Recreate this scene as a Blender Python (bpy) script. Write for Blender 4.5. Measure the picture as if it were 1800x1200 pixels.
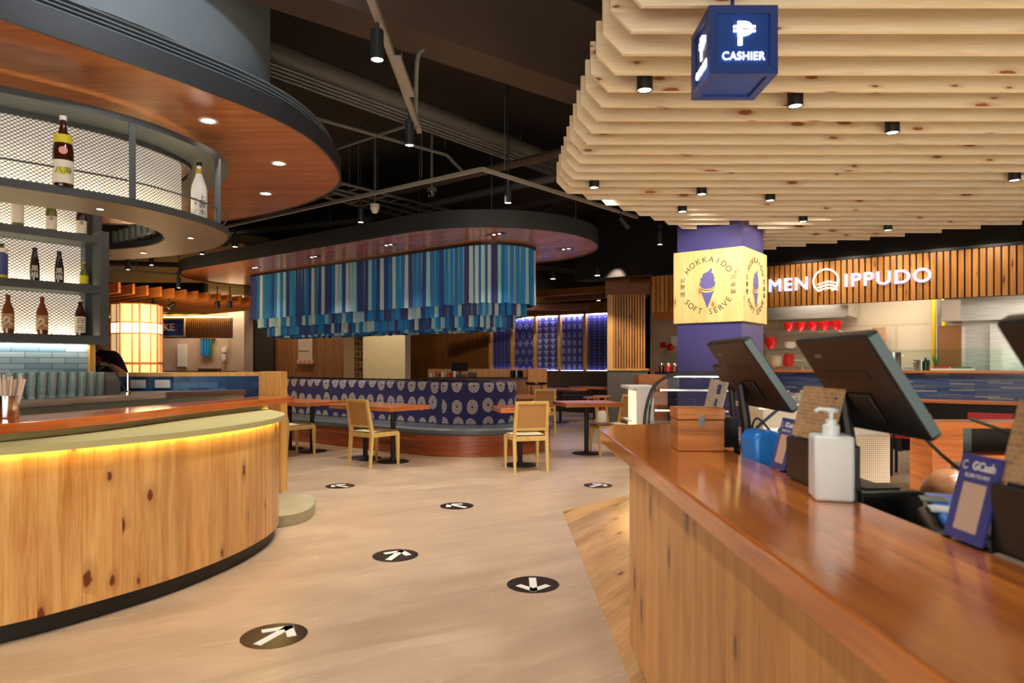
import bpy, bmesh, math, random
from mathutils import Vector, Matrix
random.seed(7)
for _o in list(bpy.data.objects):
    bpy.data.objects.remove(_o)
SC = bpy.context.scene
COL = SC.collection
R = math.radians
# ------------------------------------------------------------ camera, world, exposure
CAMZ, F, CX, HY = 1.25, 1200.0, 900.0, 641.0
cam = bpy.data.cameras.new('camera')
cam.sensor_width = 36.0
cam.lens = 24.0
cam.shift_y = (HY - 600.0) / 1800.0
cam.clip_end = 100
cam.dof.use_dof = True
cam.dof.focus_distance = 5.6
cam.dof.aperture_fstop = 3.4
camo = bpy.data.objects.new('camera', cam)
COL.objects.link(camo)
camo.location = (0, 0, CAMZ)
camo.rotation_euler = (R(90), 0, 0)
SC.camera = camo
w = bpy.data.worlds.new('world')
SC.world = w
w.use_nodes = True
w.node_tree.nodes['Background'].inputs[0].default_value = (0.9, 0.85, 0.8, 1)
w.node_tree.nodes['Background'].inputs[1].default_value = 0.03
SC.view_settings.view_transform = 'Standard'
SC.view_settings.look = 'None'
SC.view_settings.gamma = 1
SC.view_settings.exposure = 0.45
SC.view_settings.use_curve_mapping = False
SC.cycles.max_bounces = 8
SC.cycles.sample_clamp_indirect = 4.0

CU, SU = 0.7926, 0.6097
ANG_U = math.atan2(-SU, CU)
ANG_V = math.atan2(CU, SU)
def AB(a, b): return (a * CU + b * SU, -a * SU + b * CU)
def PY(px, py, Y): return ((px - CX) / F * Y, Y, CAMZ - (py - HY) / F * Y)
def PZ(px, py, z):
    Y = (CAMZ - z) * F / (py - HY)
    return ((px - CX) / F * Y, Y, z)
def PBb(px, b):
    k = (px - CX) / F
    a = (k * CU * b - SU * b) / (CU + k * SU)
    return a
# ------------------------------------------------------------ lights
def spot(loc, power, target=None, size=75, blend=0.5, color=(1, .84, .66), radius=0.04, parent=None, name='lamp'):
    l = bpy.data.lights.new(name, 'SPOT')
    l.energy = power; l.spot_size = R(size); l.spot_blend = blend; l.color = color; l.shadow_soft_size = radius
    o = bpy.data.objects.new(name, l)
    COL.objects.link(o)
    o.location = loc
    d = Vector(target) - Vector(loc) if target else Vector((0, 0, -1))
    o.rotation_euler = d.to_track_quat('-Z', 'Y').to_euler()
    return o
def area(loc, power, sx, sy, target=None, color=(1, .85, .68), name='ceiling_lamp_panel'):
    l = bpy.data.lights.new(name, 'AREA')
    l.shape = 'RECTANGLE'; l.size = sx; l.size_y = sy; l.energy = power; l.color = color
    o = bpy.data.objects.new(name, l)
    COL.objects.link(o)
    o.location = loc
    d = Vector(target) - Vector(loc) if target else Vector((0, 0, -1))
    o.rotation_euler = d.to_track_quat('-Z', 'Y').to_euler()
    return o
WARM = (1, .85, .68)
NEUT = (1, .93, .83)
# general downlights of the hall (rows high in the open ceiling)
for x, y, p in [(-0.6, 2.0, 60), (-0.9, 4.3, 90), (-0.3, 6.6, 90), (-1.2, 6.3, 60), (0.9, 6.9, 60),
                (-2.6, 8.6, 80), (-0.2, 7.3, 50), (1.9, 9.6, 60), (0.9, 11.2, 60), (-1.2, 3.0, 50),
                (-3.6, 10.0, 60)]:
    spot((x, y, 3.15), p * 1.4, size=88, blend=.45, color=NEUT, radius=.05, name='hall_spotlight')
# spots under the pine slats, over the cashier counter
for x, y, p in [(.75, 1.3, 40), (1.5, 2.1, 50), (.62, 3.0, 30), (2.2, 3.3, 40), (1.4, 4.6, 50), (2.3, 5.6, 50), (3.3, 4.4, 50), (2.6, 7.1, 45),
                (4.2, 6.6, 50), (5.4, 5.4, 45)]:
    spot((x, y, 2.82), p * .5, size=100, blend=.6, color=NEUT, radius=.04, name='counter_spotlight')
# unseen bright spots added over the staff side's pale floor, whose bounce lights the slats
for x, y in ((2.3, 1.2), (3.4, .8), (4.8, 1.6), (2.2, 2.3), (3.6, 2.4), (2.0, 5.3), (3.2, 3.4), (5.2, 3.2), (5.8, 4.8), (4.2, 5.6)):
    spot((x, y, 2.84), 500, size=52, blend=.5, color=NEUT, radius=.04, name='slat_bounce_spot')
spot((-.9, 3.0, 3.75), 70, target=(-2.4, 4.3, 3.75), size=110, blend=.9, color=(.86, .93, 1), radius=.05, name='drum_fill_spot')  # unseen cool spot added to lighten the drum
# added fill area light behind the viewer, brightening slats, curtain and tills
area((1.5, -4.8, 1.5), 450, 12, 2.6, target=(2.5, 5, 2.6), color=(1, .90, .76), name='rear_fill_light')
# ------------------------------------------------------------ materials
class NT:
    def __init__(s, name, rough=.5, metal=0., coat=0., spec=.5):
        s.m = bpy.data.materials.new(name); s.m.use_nodes = True
        s.t = s.m.node_tree; s.b = s.t.nodes['Principled BSDF']
        s.b.inputs['Roughness'].default_value = rough; s.b.inputs['Metallic'].default_value = metal
        s.b.inputs['Coat Weight'].default_value = coat; s.b.inputs['Coat Roughness'].default_value = .12
        s.b.inputs['Specular IOR Level'].default_value = spec
    def n(s, t, **k):
        o = s.t.nodes.new(t)
        for a, v in k.items():
            if a.startswith('i_'):
                key = a[2:]
                key = int(key) if key.isdigit() else key
                o.inputs[key].default_value = v
            else: setattr(o, a, v)
        return o
    def l(s, a, b): s.t.links.new(a, b)
    def math(s, op, a, b=None, c=None):
        o = s.n('ShaderNodeMath', operation=op)
        for i, x in enumerate((a, b, c)):
            if x is None: continue
            if isinstance(x, (int, float)): o.inputs[i].default_value = x
            else: s.l(x, o.inputs[i])
        return o.outputs[0]
    def mix(s, f, a, b, blend='MIX'):
        o = s.n('ShaderNodeMix', data_type='RGBA', blend_type=blend)
        for x, i in ((f, 0), (a, 6), (b, 7)):
            if isinstance(x, (int, float)): o.inputs[i].default_value = x
            elif isinstance(x, tuple): o.inputs[i].default_value = (*x[:3], 1)
            else: s.l(x, o.inputs[i])
        return o.outputs[2]
    def ramp(s, f, stops):
        o = s.n('ShaderNodeValToRGB')
        e = o.color_ramp.elements
        while len(e) > 1: e.remove(e[-1])
        for i, (p, c) in enumerate(stops):
            x = e[0] if i == 0 else e.new(p)
            x.position = p; x.color = (*c, 1)
        s.l(f, o.inputs[0]); return o.outputs[0]
    def bump(s, h, strength=.2, dist=.01):
        o = s.n('ShaderNodeBump', i_Strength=strength, i_Distance=dist)
        s.l(h, o.inputs['Height']); s.l(o.outputs[0], s.b.inputs['Normal'])
    def base(s, c):
        if isinstance(c, tuple): s.b.inputs['Base Color'].default_value = (*c[:3], 1)
        else: s.l(c, s.b.inputs['Base Color'])
        return s
def srgb(r, g, b):
    f = lambda c: ((c / 255 + .055) / 1.055) ** 2.4 if c > 10 else c / 255 / 12.92
    return (f(r), f(g), f(b))
def plain(name, c, rough=.5, metal=0., coat=0., noise=.0, spec=.5, bump=0., nscale=30):
    m = NT(name, rough, metal, coat, spec)
    if noise or bump:
        tc = m.n('ShaderNodeTexCoord'); nz = m.n('ShaderNodeTexNoise', i_Scale=nscale, i_Detail=4.)
        m.l(tc.outputs['Object'], nz.inputs['Vector'])
        d = tuple(x * (1 - noise) for x in c); l_ = tuple(min(1, x * (1 + noise)) for x in c)
        m.base(m.ramp(nz.outputs[0], [(.3, d), (.7, l_)]))
        if bump: m.bump(nz.outputs[0], bump, .004)
    else: m.base(c)
    return m.m
def emis(name, c, strength):
    m = NT(name); m.base(c)
    m.b.inputs['Emission Color'].default_value = (*c, 1); m.b.inputs['Emission Strength'].default_value = strength
    return m.m
def wood(name, light, dark, knot=None, axis='u', plank=.12, rough=.4, coat=0., kdens=.5, kscale=(2.2, 7.), pvar=.18, grain=22., gap=.0, stretch=1.2, fine=.35):
    """grain runs along UV axis; UV is in metres"""
    m = NT(name, rough, 0, coat)
    uv = m.n('ShaderNodeUVMap'); sp = m.n('ShaderNodeSeparateXYZ'); m.l(uv.outputs[0], sp.inputs[0])
    g, c = (sp.outputs[0], sp.outputs[1]) if axis == 'u' else (sp.outputs[1], sp.outputs[0])
    pc = m.math('DIVIDE', c, plank); pid = m.math('FLOOR', pc); fr = m.math('FRACT', pc)
    wn = m.n('ShaderNodeTexWhiteNoise', noise_dimensions='1D'); m.l(pid, wn.inputs['W'])
    off = m.math('MULTIPLY', wn.outputs[0], 37.)
    gx = m.math('ADD', m.math('MULTIPLY', g, stretch), off)
    vec = m.n('ShaderNodeCombineXYZ'); m.l(gx, vec.inputs[0]); m.l(m.math('MULTIPLY', c, grain), vec.inputs[1]); m.l(off, vec.inputs[2])
    nz = m.n('ShaderNodeTexNoise', i_Scale=1., i_Detail=5., i_Roughness=.55, i_Distortion=.6); m.l(vec.outputs[0], nz.inputs['Vector'])
    vec2 = m.n('ShaderNodeCombineXYZ'); m.l(m.math('MULTIPLY', g, 5.), vec2.inputs[0]); m.l(m.math('MULTIPLY', c, grain * 9), vec2.inputs[1]); m.l(off, vec2.inputs[2])
    n2 = m.n('ShaderNodeTexNoise', i_Scale=1., i_Detail=2.); m.l(vec2.outputs[0], n2.inputs['Vector'])
    f = m.math('ADD', m.math('MULTIPLY', nz.outputs[0], 1 - fine), m.math('MULTIPLY', n2.outputs[0], fine))
    col = m.ramp(f, [(.34, dark), (.62, light)])
    br = m.math('ADD', m.math('MULTIPLY', wn.outputs[0], pvar * 2), 1 - pvar)
    cb = m.n('ShaderNodeCombineColor')
    for i in range(3): m.l(br, cb.inputs[i])
    col = m.mix(1., col, cb.outputs[0], 'MULTIPLY')
    if knot:
        kv = m.n('ShaderNodeCombineXYZ'); m.l(m.math('ADD', m.math('MULTIPLY', g, kscale[0]), off), kv.inputs[0]); m.l(m.math('MULTIPLY', c, kscale[1]), kv.inputs[1])
        wob = m.n('ShaderNodeTexNoise', i_Scale=9., i_Detail=2.); m.l(kv.outputs[0], wob.inputs['Vector'])
        mp = m.mix(.10, kv.outputs[0], wob.outputs[1], 'ADD')
        vo = m.n('ShaderNodeTexVoronoi', voronoi_dimensions='2D', i_Scale=1., i_Randomness=.9); m.l(mp, vo.inputs['Vector'])
        ks = m.n('ShaderNodeSeparateColor'); m.l(vo.outputs['Color'], ks.inputs[0])
        on = m.math('LESS_THAN', ks.outputs[0], kdens)
        rad = m.math('ADD', m.math('MULTIPLY', ks.outputs[1], .11), .05)
        k = m.math('DIVIDE', vo.outputs['Distance'], rad)
        mk = m.n('ShaderNodeMapRange', i_1=.65, i_2=1.15, i_3=1., i_4=0.); m.l(k, mk.inputs[0])
        halo = m.n('ShaderNodeMapRange', i_1=.9, i_2=2.6, i_3=.35, i_4=0.); m.l(k, halo.inputs[0])
        tot = m.math('MULTIPLY', m.math('MAXIMUM', mk.outputs[0], halo.outputs[0]), on)
        col = m.mix(tot, col, knot)
    if gap:
        e = m.math('MINIMUM', fr, m.math('SUBTRACT', 1., fr))
        gm = m.math('LESS_THAN', e, gap)
        col = m.mix(m.math('MULTIPLY', gm, .55), col, tuple(x * .35 for x in dark))
    m.base(col)
    m.bump(f, .08, .003)
    return m.m
M = {}
M['pine_front'] = wood('pine_front', srgb(228, 180, 112), srgb(192, 126, 62), srgb(112, 48, 18), 'v', .19, .38, .25, .5, (2.6, 5.5), .11, 16, .006)
M['pine_post'] = wood('pine_post', srgb(226, 176, 92), srgb(205, 146, 66), None, 'v', .07, .4, .2, pvar=.06)
M['pine_slat'] = wood('pine_slat', srgb(253, 240, 214), srgb(240, 214, 172), srgb(150, 88, 50), 'u', .30, .5, 0, .45, (2.4, 8.), .06, 12)
M['counter_wood'] = wood('counter_wood', srgb(206, 108, 46), srgb(158, 70, 24), None, 'u', .11, .22, .6, pvar=.22, grain=10, stretch=.8)
M['cashier_top'] = wood('cashier_top', srgb(216, 126, 48), srgb(168, 84, 26), None, 'v', .105, .2, .6, pvar=.22, grain=9, stretch=.7)
M['cashier_front'] = wood('cashier_front', srgb(214, 156, 84), srgb(178, 114, 52), srgb(96, 48, 20), 'v', .24, .42, .2, .5, (2.4, 6.), .12, 10, .006)
M['table_wood'] = wood('table_wood', srgb(206, 124, 68), srgb(164, 86, 40), None, 'u', .1, .3, .3, pvar=.15, grain=10)
M['bench_wood'] = wood('bench_wood', srgb(170, 84, 42), srgb(116, 48, 22), None, 'u', .11, .3, .3, pvar=.25, grain=12, gap=.01)
M['soffit_wood'] = wood('soffit_wood', srgb(186, 118, 74), srgb(158, 92, 54), None, 'u', 8., .25, .25, grain=9, pvar=.02, stretch=.5)
M['wall_wood'] = wood('wall_wood', srgb(150, 96, 48), srgb(112, 66, 30), None, 'v', .45, .45, 0, pvar=.10, grain=16)
M['slat_wall'] = wood('slat_wall', srgb(216, 150, 68), srgb(182, 116, 46), srgb(120, 60, 24), 'v', .09, .45, 0, .3, (2., 9.), .16, 16)
M['sign_ply'] = wood('sign_ply', srgb(244, 216, 150), srgb(232, 192, 112), srgb(190, 120, 50), 'v', .2, .45, 0, .35, (3., 6.), .05, 10)
M['chair_wood'] = wood('chair_wood', srgb(232, 198, 124), srgb(216, 176, 98), None, 'v', 1., .45, 0, pvar=.03)
M['box_wood'] = wood('box_wood', srgb(206, 128, 52), srgb(140, 76, 26), None, 'u', .06, .4, .2, pvar=.2, grain=14)
M['beam_wood'] = wood('beam_wood', srgb(150, 92, 40), srgb(118, 66, 26), srgb(80, 36, 14), 'u', .3, .5, 0, .3, pvar=.05)
M['orange_slat'] = wood('orange_slat', srgb(206, 130, 62), srgb(166, 92, 36), None, 'u', .2, .5, 0, pvar=.08)
def floor_mat():
    m = NT('floor_stone', .34)
    tc = m.n('ShaderNodeTexCoord')
    mp = m.n('ShaderNodeMapping'); mp.inputs['Rotation'].default_value = (0, 0, R(-32)); m.l(tc.outputs['Object'], mp.inputs[0])
    mp2 = m.n('ShaderNodeMapping'); mp2.inputs['Scale'].default_value = (.55, 3.2, 1); m.l(mp.outputs[0], mp2.inputs[0])
    n1 = m.n('ShaderNodeTexNoise', i_Scale=1.3, i_Detail=6., i_Roughness=.6, i_Distortion=1.); m.l(mp2.outputs[0], n1.inputs['Vector'])
    n2 = m.n('ShaderNodeTexNoise', i_Scale=2.2, i_Detail=5.); m.l(tc.outputs['Object'], n2.inputs['Vector'])
    f = m.math('ADD', m.math('MULTIPLY', n1.outputs[0], .6), m.math('MULTIPLY', n2.outputs[0], .4))
    c = m.ramp(f, [(.3, srgb(166, 140, 116)), (.5, srgb(184, 158, 132)), (.68, srgb(204, 178, 150))])
    v = m.n('ShaderNodeTexNoise', i_Scale=1.0, i_Detail=3., i_Distortion=2.); m.l(mp2.outputs[0], v.inputs['Vector'])
    d = m.math('ABSOLUTE', m.math('SUBTRACT', v.outputs[0], .52))
    vm = m.n('ShaderNodeMapRange', i_1=0., i_2=.012, i_3=.3, i_4=0.); m.l(d, vm.inputs[0])
    c = m.mix(vm.outputs[0], c, srgb(222, 200, 172))
    m.base(c); m.bump(n2.outputs[0], .04, .003)
    return m.m
M['floor'] = floor_mat()
M['floor_planks'] = wood('floor_planks', srgb(206, 164, 112), srgb(168, 122, 76), srgb(116, 74, 42), 'u', .19, .35, .1, .35, (1.6, 5.), .2, 9, .006)
M['charcoal'] = plain('charcoal_metal', srgb(70, 75, 78), .5, 0, 0, .05)
M['bluegrey'] = plain('blue_grey_paint', srgb(104, 114, 122), .6, 0, 0, .05, nscale=4)
M['fascia'] = plain('dark_fascia', srgb(44, 46, 50), .55)
M['black'] = plain('black_paint', srgb(22, 22, 22), .5)
M['black_gloss'] = plain('black_gloss', srgb(18, 18, 20), .18, 0, .3)
M['pos_black'] = plain('pos_plastic', srgb(26, 24, 23), .42, 0, 0, .05)
M['pos_side'] = plain('pos_side_plastic', srgb(96, 118, 122), .4)
M['ceiling'] = plain('ceiling_dark', srgb(28, 21, 17), .9, 0, 0, .2, nscale=2)
M['ceiling_beam'] = plain('beam_brown', srgb(64, 50, 42), .85, 0, 0, .06, nscale=3)
M['duct'] = plain('duct_grey', srgb(88, 86, 82), .6, .1)
M['pipe'] = plain('pipe_grey', srgb(104, 104, 102), .5, .3)
M['rail'] = plain('track_rail', srgb(150, 146, 138), .45, .1)
M['lamp_black'] = plain('lamp_black', srgb(34, 40, 48), .45)
M['cream'] = plain('cream_paint', srgb(190, 184, 130), .5, 0, 0, .03, nscale=5)
M['cream_wall'] = plain('cream_wall', srgb(226, 206, 158), .6, 0, 0, .02, nscale=5)
M['concrete'] = plain('concrete_grey', srgb(178, 168, 152), .7, 0, 0, .08, nscale=5)
M['step'] = plain('step_paint', srgb(170, 162, 132), .6, 0, 0, .06, nscale=6)
M['beige_wall'] = plain('beige_wall', srgb(196, 172, 148), .7, 0, 0, .08, nscale=3)
M['dark_wall'] = plain('dark_wall', srgb(46, 36, 30), .7)
M['grey_stone'] = plain('grey_stone', srgb(98, 90, 82), .6, 0, 0, .12, nscale=6)
M['white'] = plain('white_paint', srgb(232, 230, 224), .45)
M['white_plastic'] = plain('white_plastic', srgb(226, 232, 234), .3)
M['paper'] = plain('paper', srgb(238, 234, 226), .8)
M['navy'] = plain('navy_paint', srgb(30, 58, 128), .45)
M['navy_dark'] = plain('navy_panel', srgb(24, 66, 148), .4)
M['purple'] = plain('column_purple', srgb(78, 72, 130), .28, 0, .2)
M['leather'] = plain('grey_leather', srgb(84, 92, 96), .35, 0, 0, .05, bump=.1, nscale=60)
M['chrome'] = plain('chrome', (.8, .8, .8), .15, 1.)
def steel_mat():
    m = NT('brushed_steel', .28, 1.)
    tc = m.n('ShaderNodeTexCoord'); mp = m.n('ShaderNodeMapping'); mp.inputs['Scale'].default_value = (3, 3, 60); m.l(tc.outputs['Object'], mp.inputs[0])
    n = m.n('ShaderNodeTexNoise', i_Scale=1., i_Detail=3.); m.l(mp.outputs[0], n.inputs['Vector'])
    m.base(m.ramp(n.outputs[0], [(.3, (.58, .58, .55)), (.7, (.80, .80, .76))]))
    return m.m
M['steel'] = steel_mat()
def glass(name, c, rough=0., thin=False):
    m = NT(name, rough); m.base(c)
    m.b.inputs['Transmission Weight'].default_value = 1.
    m.b.inputs['IOR'].default_value = 1.45
    if thin:
        tr = m.n('ShaderNodeBsdfTransparent'); tr.inputs[0].default_value = (*c, 1)
        gl = m.n('ShaderNodeBsdfGlossy', i_Roughness=.02)
        fr = m.n('ShaderNodeFresnel', i_IOR=1.28)
        mx = m.n('ShaderNodeMixShader'); m.l(fr.outputs[0], mx.inputs[0]); m.l(tr.outputs[0], mx.inputs[1]); m.l(gl.outputs[0], mx.inputs[2])
        m.l(mx.outputs[0], m.t.nodes['Material Output'].inputs[0])
    return m.m
M['pane'] = glass('clear_pane', (.90, .96, .93), thin=True)
M['tumbler'] = glass('tumbler_glass', (.93, .98, .97), thin=True)
_t = M['tumbler'].node_tree; _d = _t.nodes.new('ShaderNodeBsdfPrincipled'); _d.inputs['Base Color'].default_value = (.75, .82, .82, 1); _d.inputs['Roughness'].default_value = .08
_m = _t.nodes.new('ShaderNodeMixShader'); _m.inputs[0].default_value = .10; _o = _t.nodes['Material Output']; _t.links.new(_o.inputs[0].links[0].from_socket, _m.inputs[1]); _t.links.new(_d.outputs[0], _m.inputs[2]); _t.links.new(_m.outputs[0], _o.inputs[0])
M['bottle_black'] = plain('dark_bottle', srgb(26, 20, 22), .12, 0, .5)
M['bottle_brown'] = plain('brown_bottle', srgb(118, 58, 26), .15, 0, .5)
M['bottle_green'] = plain('green_bottle', srgb(92, 98, 34), .15, 0, .5)
M['bottle_darkbrown'] = plain('dark_brown_bottle', srgb(60, 18, 12), .12, 0, .5)
M['bottle_white'] = plain('white_bottle', srgb(226, 224, 218), .3, 0, .2)
M['gold'] = plain('gold_foil', srgb(200, 160, 70), .35, .6)
M['label_white'] = plain('label_white', srgb(236, 226, 208), .7)
M['label_blue'] = plain('label_blue', srgb(60, 74, 130), .6)
M['label_yellow'] = plain('label_yellow', srgb(216, 200, 40), .6)
M['label_pink'] = plain('label_pink', srgb(230, 160, 140), .6)
M['ink'] = plain('ink_black', srgb(20, 18, 18), .6)
M['red'] = plain('red_ceramic', srgb(200, 24, 30), .25, 0, .4)
M['red_seat'] = plain('red_seat', srgb(190, 30, 44), .4)
M['bowl_white'] = plain('white_ceramic', srgb(222, 214, 200), .35)
M['skin'] = plain('skin', srgb(190, 130, 98), .5)
M['hair'] = wood('brown_hair', srgb(150, 100, 64), srgb(50, 28, 16), None, 'v', .03, .35, .2, pvar=.4, grain=60)
M['shirt_black'] = plain('black_shirt', srgb(20, 18, 20), .8)
M['blue_plastic'] = plain('blue_plastic', srgb(40, 130, 226), .3)
M['green'] = plain('green_plastic', srgb(60, 120, 70), .5)
M['yellow_pipe'] = plain('yellow_pipe', srgb(200, 168, 30), .4)
M['brown_card'] = plain('brown_card', srgb(150, 112, 78), .6)
M['straw'] = plain('straw_paper', srgb(228, 206, 188), .8)
M['e_warm'] = emis('led_warm', (1, .76, .20), 26)
M['batten_gap'] = plain('batten_gap', srgb(70, 40, 18), .7)
M['pale_steel'] = plain('pale_steel', srgb(176, 184, 166), .35, .35)
M['e_shelf'] = emis('led_shelf', (1, .80, .44), 55)
M['e_back'] = emis('backlit_panel', (1, .92, .82), .34)
M['e_lamp'] = emis('lamp_lens', (1, .90, .76), 12)
M['e_white'] = emis('sign_white', (1, .97, 1), 1.7)
M['e_purple'] = emis('led_cool', (.62, .6, 1), 45)
M['e_lantern'] = emis('lantern_paper', (1, .68, .32), .46)
M['e_tube'] = emis('tube_light', (1, .93, .8), 12)
M['e_screen'] = emis('menu_screen', srgb(40, 70, 160), .9)
for i, c in enumerate([srgb(30, 74, 148), srgb(24, 120, 190), srgb(150, 206, 222), srgb(16, 136, 210), srgb(52, 64, 128), srgb(188, 214, 220)]):
    M['noren%d' % i] = plain('curtain_blue_%s' % 'abcdef'[i], c, .75)
def upholstery():
    m = NT('ring_upholstery', .8)
    uv = m.n('ShaderNodeUVMap'); mp = m.n('ShaderNodeMapping'); mp.inputs['Scale'].default_value = (1 / .225, 1 / .285, 1)
    mp.inputs['Location'].default_value = (0, .12, 0)
    m.l(uv.outputs[0], mp.inputs[0])
    nz = m.n('ShaderNodeTexNoise', i_Scale=2.4, i_Detail=1.); m.l(mp.outputs[0], nz.inputs['Vector'])
    v = m.mix(.10, mp.outputs[0], nz.outputs[1], 'ADD')
    vo = m.n('ShaderNodeTexVoronoi', voronoi_dimensions='2D', i_Scale=1., i_Randomness=.22); m.l(v, vo.inputs['Vector'])
    d = vo.outputs['Distance']
    ring = m.math('SINE', m.math('MULTIPLY', d, 82.))
    ring = m.math('GREATER_THAN', ring, -.05)
    inside = m.math('LESS_THAN', d, .36)
    hole = m.math('GREATER_THAN', d, .045)
    f = m.math('MULTIPLY', m.math('MULTIPLY', ring, inside), hole)
    m.base(m.mix(f, srgb(36, 34, 92), srgb(206, 200, 192)))
    return m.m
M['upholstery'] = upholstery()
def meshwire():
    m = NT('expanded_metal', .5, .3); m.base(srgb(84, 82, 76))
    uv = m.n('ShaderNodeUVMap'); sp = m.n('ShaderNodeSeparateXYZ'); m.l(uv.outputs[0], sp.inputs[0])
    p, q = .030, .022
    a = m.math('ADD', m.math('DIVIDE', sp.outputs[0], p), m.math('DIVIDE', sp.outputs[1], q))
    b = m.math('SUBTRACT', m.math('DIVIDE', sp.outputs[0], p), m.math('DIVIDE', sp.outputs[1], q))
    fa = m.math('LESS_THAN', m.math('FRACT', a), .26); fb = m.math('LESS_THAN', m.math('FRACT', b), .26)
    al = m.math('MAXIMUM', fa, fb)
    tr = m.n('ShaderNodeBsdfTransparent'); mx = m.n('ShaderNodeMixShader')
    m.l(al, mx.inputs[0]); m.l(tr.outputs[0], mx.inputs[1]); m.l(m.b.outputs[0], mx.inputs[2]); m.l(mx.outputs[0], m.t.nodes['Material Output'].inputs[0])
    return m.m
M['meshwire'] = meshwire()
def perf():
    m = NT('perforated_panel', .6)
    uv = m.n('ShaderNodeUVMap'); mp = m.n('ShaderNodeMapping'); mp.inputs['Scale'].default_value = (55, 55, 1); m.l(uv.outputs[0], mp.inputs[0])
    fr = m.n('ShaderNodeVectorMath', operation='FRACTION'); m.l(mp.outputs[0], fr.inputs[0])
    ds = m.n('ShaderNodeVectorMath', operation='DISTANCE'); m.l(fr.outputs[0], ds.inputs[0]); ds.inputs[1].default_value = (.5, .5, 0)
    m.base(m.mix(m.math('LESS_THAN', ds.outputs['Value'], .26), srgb(226, 214, 196), srgb(130, 96, 60)))
    return m.m
M['perf'] = perf()
def tiles(name, cols, mortar, tw, th, rough=.2):
    m = NT(name, rough)
    uv = m.n('ShaderNodeUVMap')
    sp = m.n('ShaderNodeSeparateXYZ'); m.l(uv.outputs[0], sp.inputs[0])
    row = m.math('FLOOR', m.math('DIVIDE', sp.outputs[1], th))
    sh = m.math('MULTIPLY', m.math('FRACT', m.math('MULTIPLY', row, .5)), 1.)
    cx = m.math('ADD', m.math('DIVIDE', sp.outputs[0], tw), sh)
    cid = m.math('FLOOR', cx)
    vec = m.n('ShaderNodeCombineXYZ'); m.l(cid, vec.inputs[0]); m.l(row, vec.inputs[1])
    wn = m.n('ShaderNodeTexWhiteNoise', noise_dimensions='2D'); m.l(vec.outputs[0], wn.inputs['Vector'])
    c = m.ramp(wn.outputs[0], cols)
    ex = m.math('MULTIPLY', m.math('MINIMUM', m.math('FRACT', cx), m.math('SUBTRACT', 1., m.math('FRACT', cx))), tw)
    ry = m.math('FRACT', m.math('DIVIDE', sp.outputs[1], th))
    ey = m.math('MULTIPLY', m.math('MINIMUM', ry, m.math('SUBTRACT', 1., ry)), th)
    g = m.math('LESS_THAN', m.math('MINIMUM', ex, ey), min(tw, th) * .045)
    m.base(m.mix(g, c, mortar))
    return m.m
M['tile_blue'] = tiles('tile_blue', [(0, srgb(24, 62, 110)), (.5, srgb(34, 84, 138)), (1, srgb(60, 106, 150))], srgb(40, 70, 100), .15, .05)
M['tile_pale'] = tiles('tile_pale', [(0, srgb(118, 150, 172)), (.5, srgb(150, 178, 190)), (1, srgb(178, 198, 206))], srgb(90, 100, 96), .17, .042)
M['tile_strip'] = tiles('tile_strip', [(0, srgb(46, 66, 108)), (.6, srgb(66, 86, 126)), (.93, srgb(84, 100, 124)), (1, srgb(150, 150, 124))], srgb(40, 50, 70), .3, .022)
M['tile_brown'] = tiles('tile_brown', [(0, srgb(90, 64, 44)), (1, srgb(140, 104, 70))], srgb(220, 190, 130), .2, .12)
M['tile_white'] = tiles('tile_white', [(0, srgb(206, 190, 166)), (1, srgb(212, 197, 173))], srgb(194, 178, 153), 1.4, .5, .5)
def cloth(name, kind):
    m = NT(name, .7)
    uv = m.n('ShaderNodeUVMap'); sp = m.n('ShaderNodeSeparateXYZ'); m.l(uv.outputs[0], sp.inputs[0])
    def fr(x, s, o=0.): return m.math('FRACT', m.math('ADD', m.math('MULTIPLY', x, s), o))
    def band(x, lo, hi): return m.math('MULTIPLY', m.math('GREATER_THAN', x, lo), m.math('LESS_THAN', x, hi))
    U, V = sp.outputs[0], sp.outputs[1]
    if kind == 'dash':
        f = m.math('MULTIPLY', band(fr(U, 7.), .42, .62), band(fr(V, 14.), .35, .55))
    elif kind == 'diamond':
        p = fr(U, 4.2); row = m.math('FLOOR', m.math('MULTIPLY', V, 4.)); sh = m.math('MULTIPLY', m.math('FRACT', m.math('MULTIPLY', row, .5)), 1.)
        p = m.math('FRACT', m.math('ADD', m.math('MULTIPLY', U, 4.2), sh)); q = fr(V, 4.)
        dx = m.math('MULTIPLY', m.math('ABSOLUTE', m.math('SUBTRACT', p, .5)), 1.); dy = m.math('ABSOLUTE', m.math('SUBTRACT', q, .5))
        s = m.math('ADD', dx, dy)
        f = m.math('MULTIPLY', band(s, .17, .33), m.math('GREATER_THAN', m.math('ABSOLUTE', m.math('SUBTRACT', dx, dy)), .09))
    elif kind == 'fan':
        p = m.math('ABSOLUTE', m.math('SUBTRACT', fr(U, 4.4), .5)); q = fr(V, 6.)
        f = m.math('MULTIPLY', m.math('LESS_THAN', p, m.math('MULTIPLY', q, .42)), m.math('LESS_THAN', fr(V, 30.), .55))
    elif kind == 'ladder':
        p = fr(U, 5.5); q = fr(V, 4.5)
        f = m.math('MULTIPLY', m.math('MAXIMUM', m.math('MAXIMUM', band(p, .3, .36), band(p, .64, .70)), m.math('MULTIPLY', band(p, .3, .7), m.math('LESS_THAN', fr(V, 22.), .25))), band(q, .12, .7))
    else:
        f = m.math('MULTIPLY', band(fr(U, 6.), .45, .6), band(fr(V, 12.), .4, .7))
    m.base(m.mix(m.math('MULTIPLY', f, .8), srgb(50, 54, 120), srgb(200, 200, 222)))
    return m.m
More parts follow.
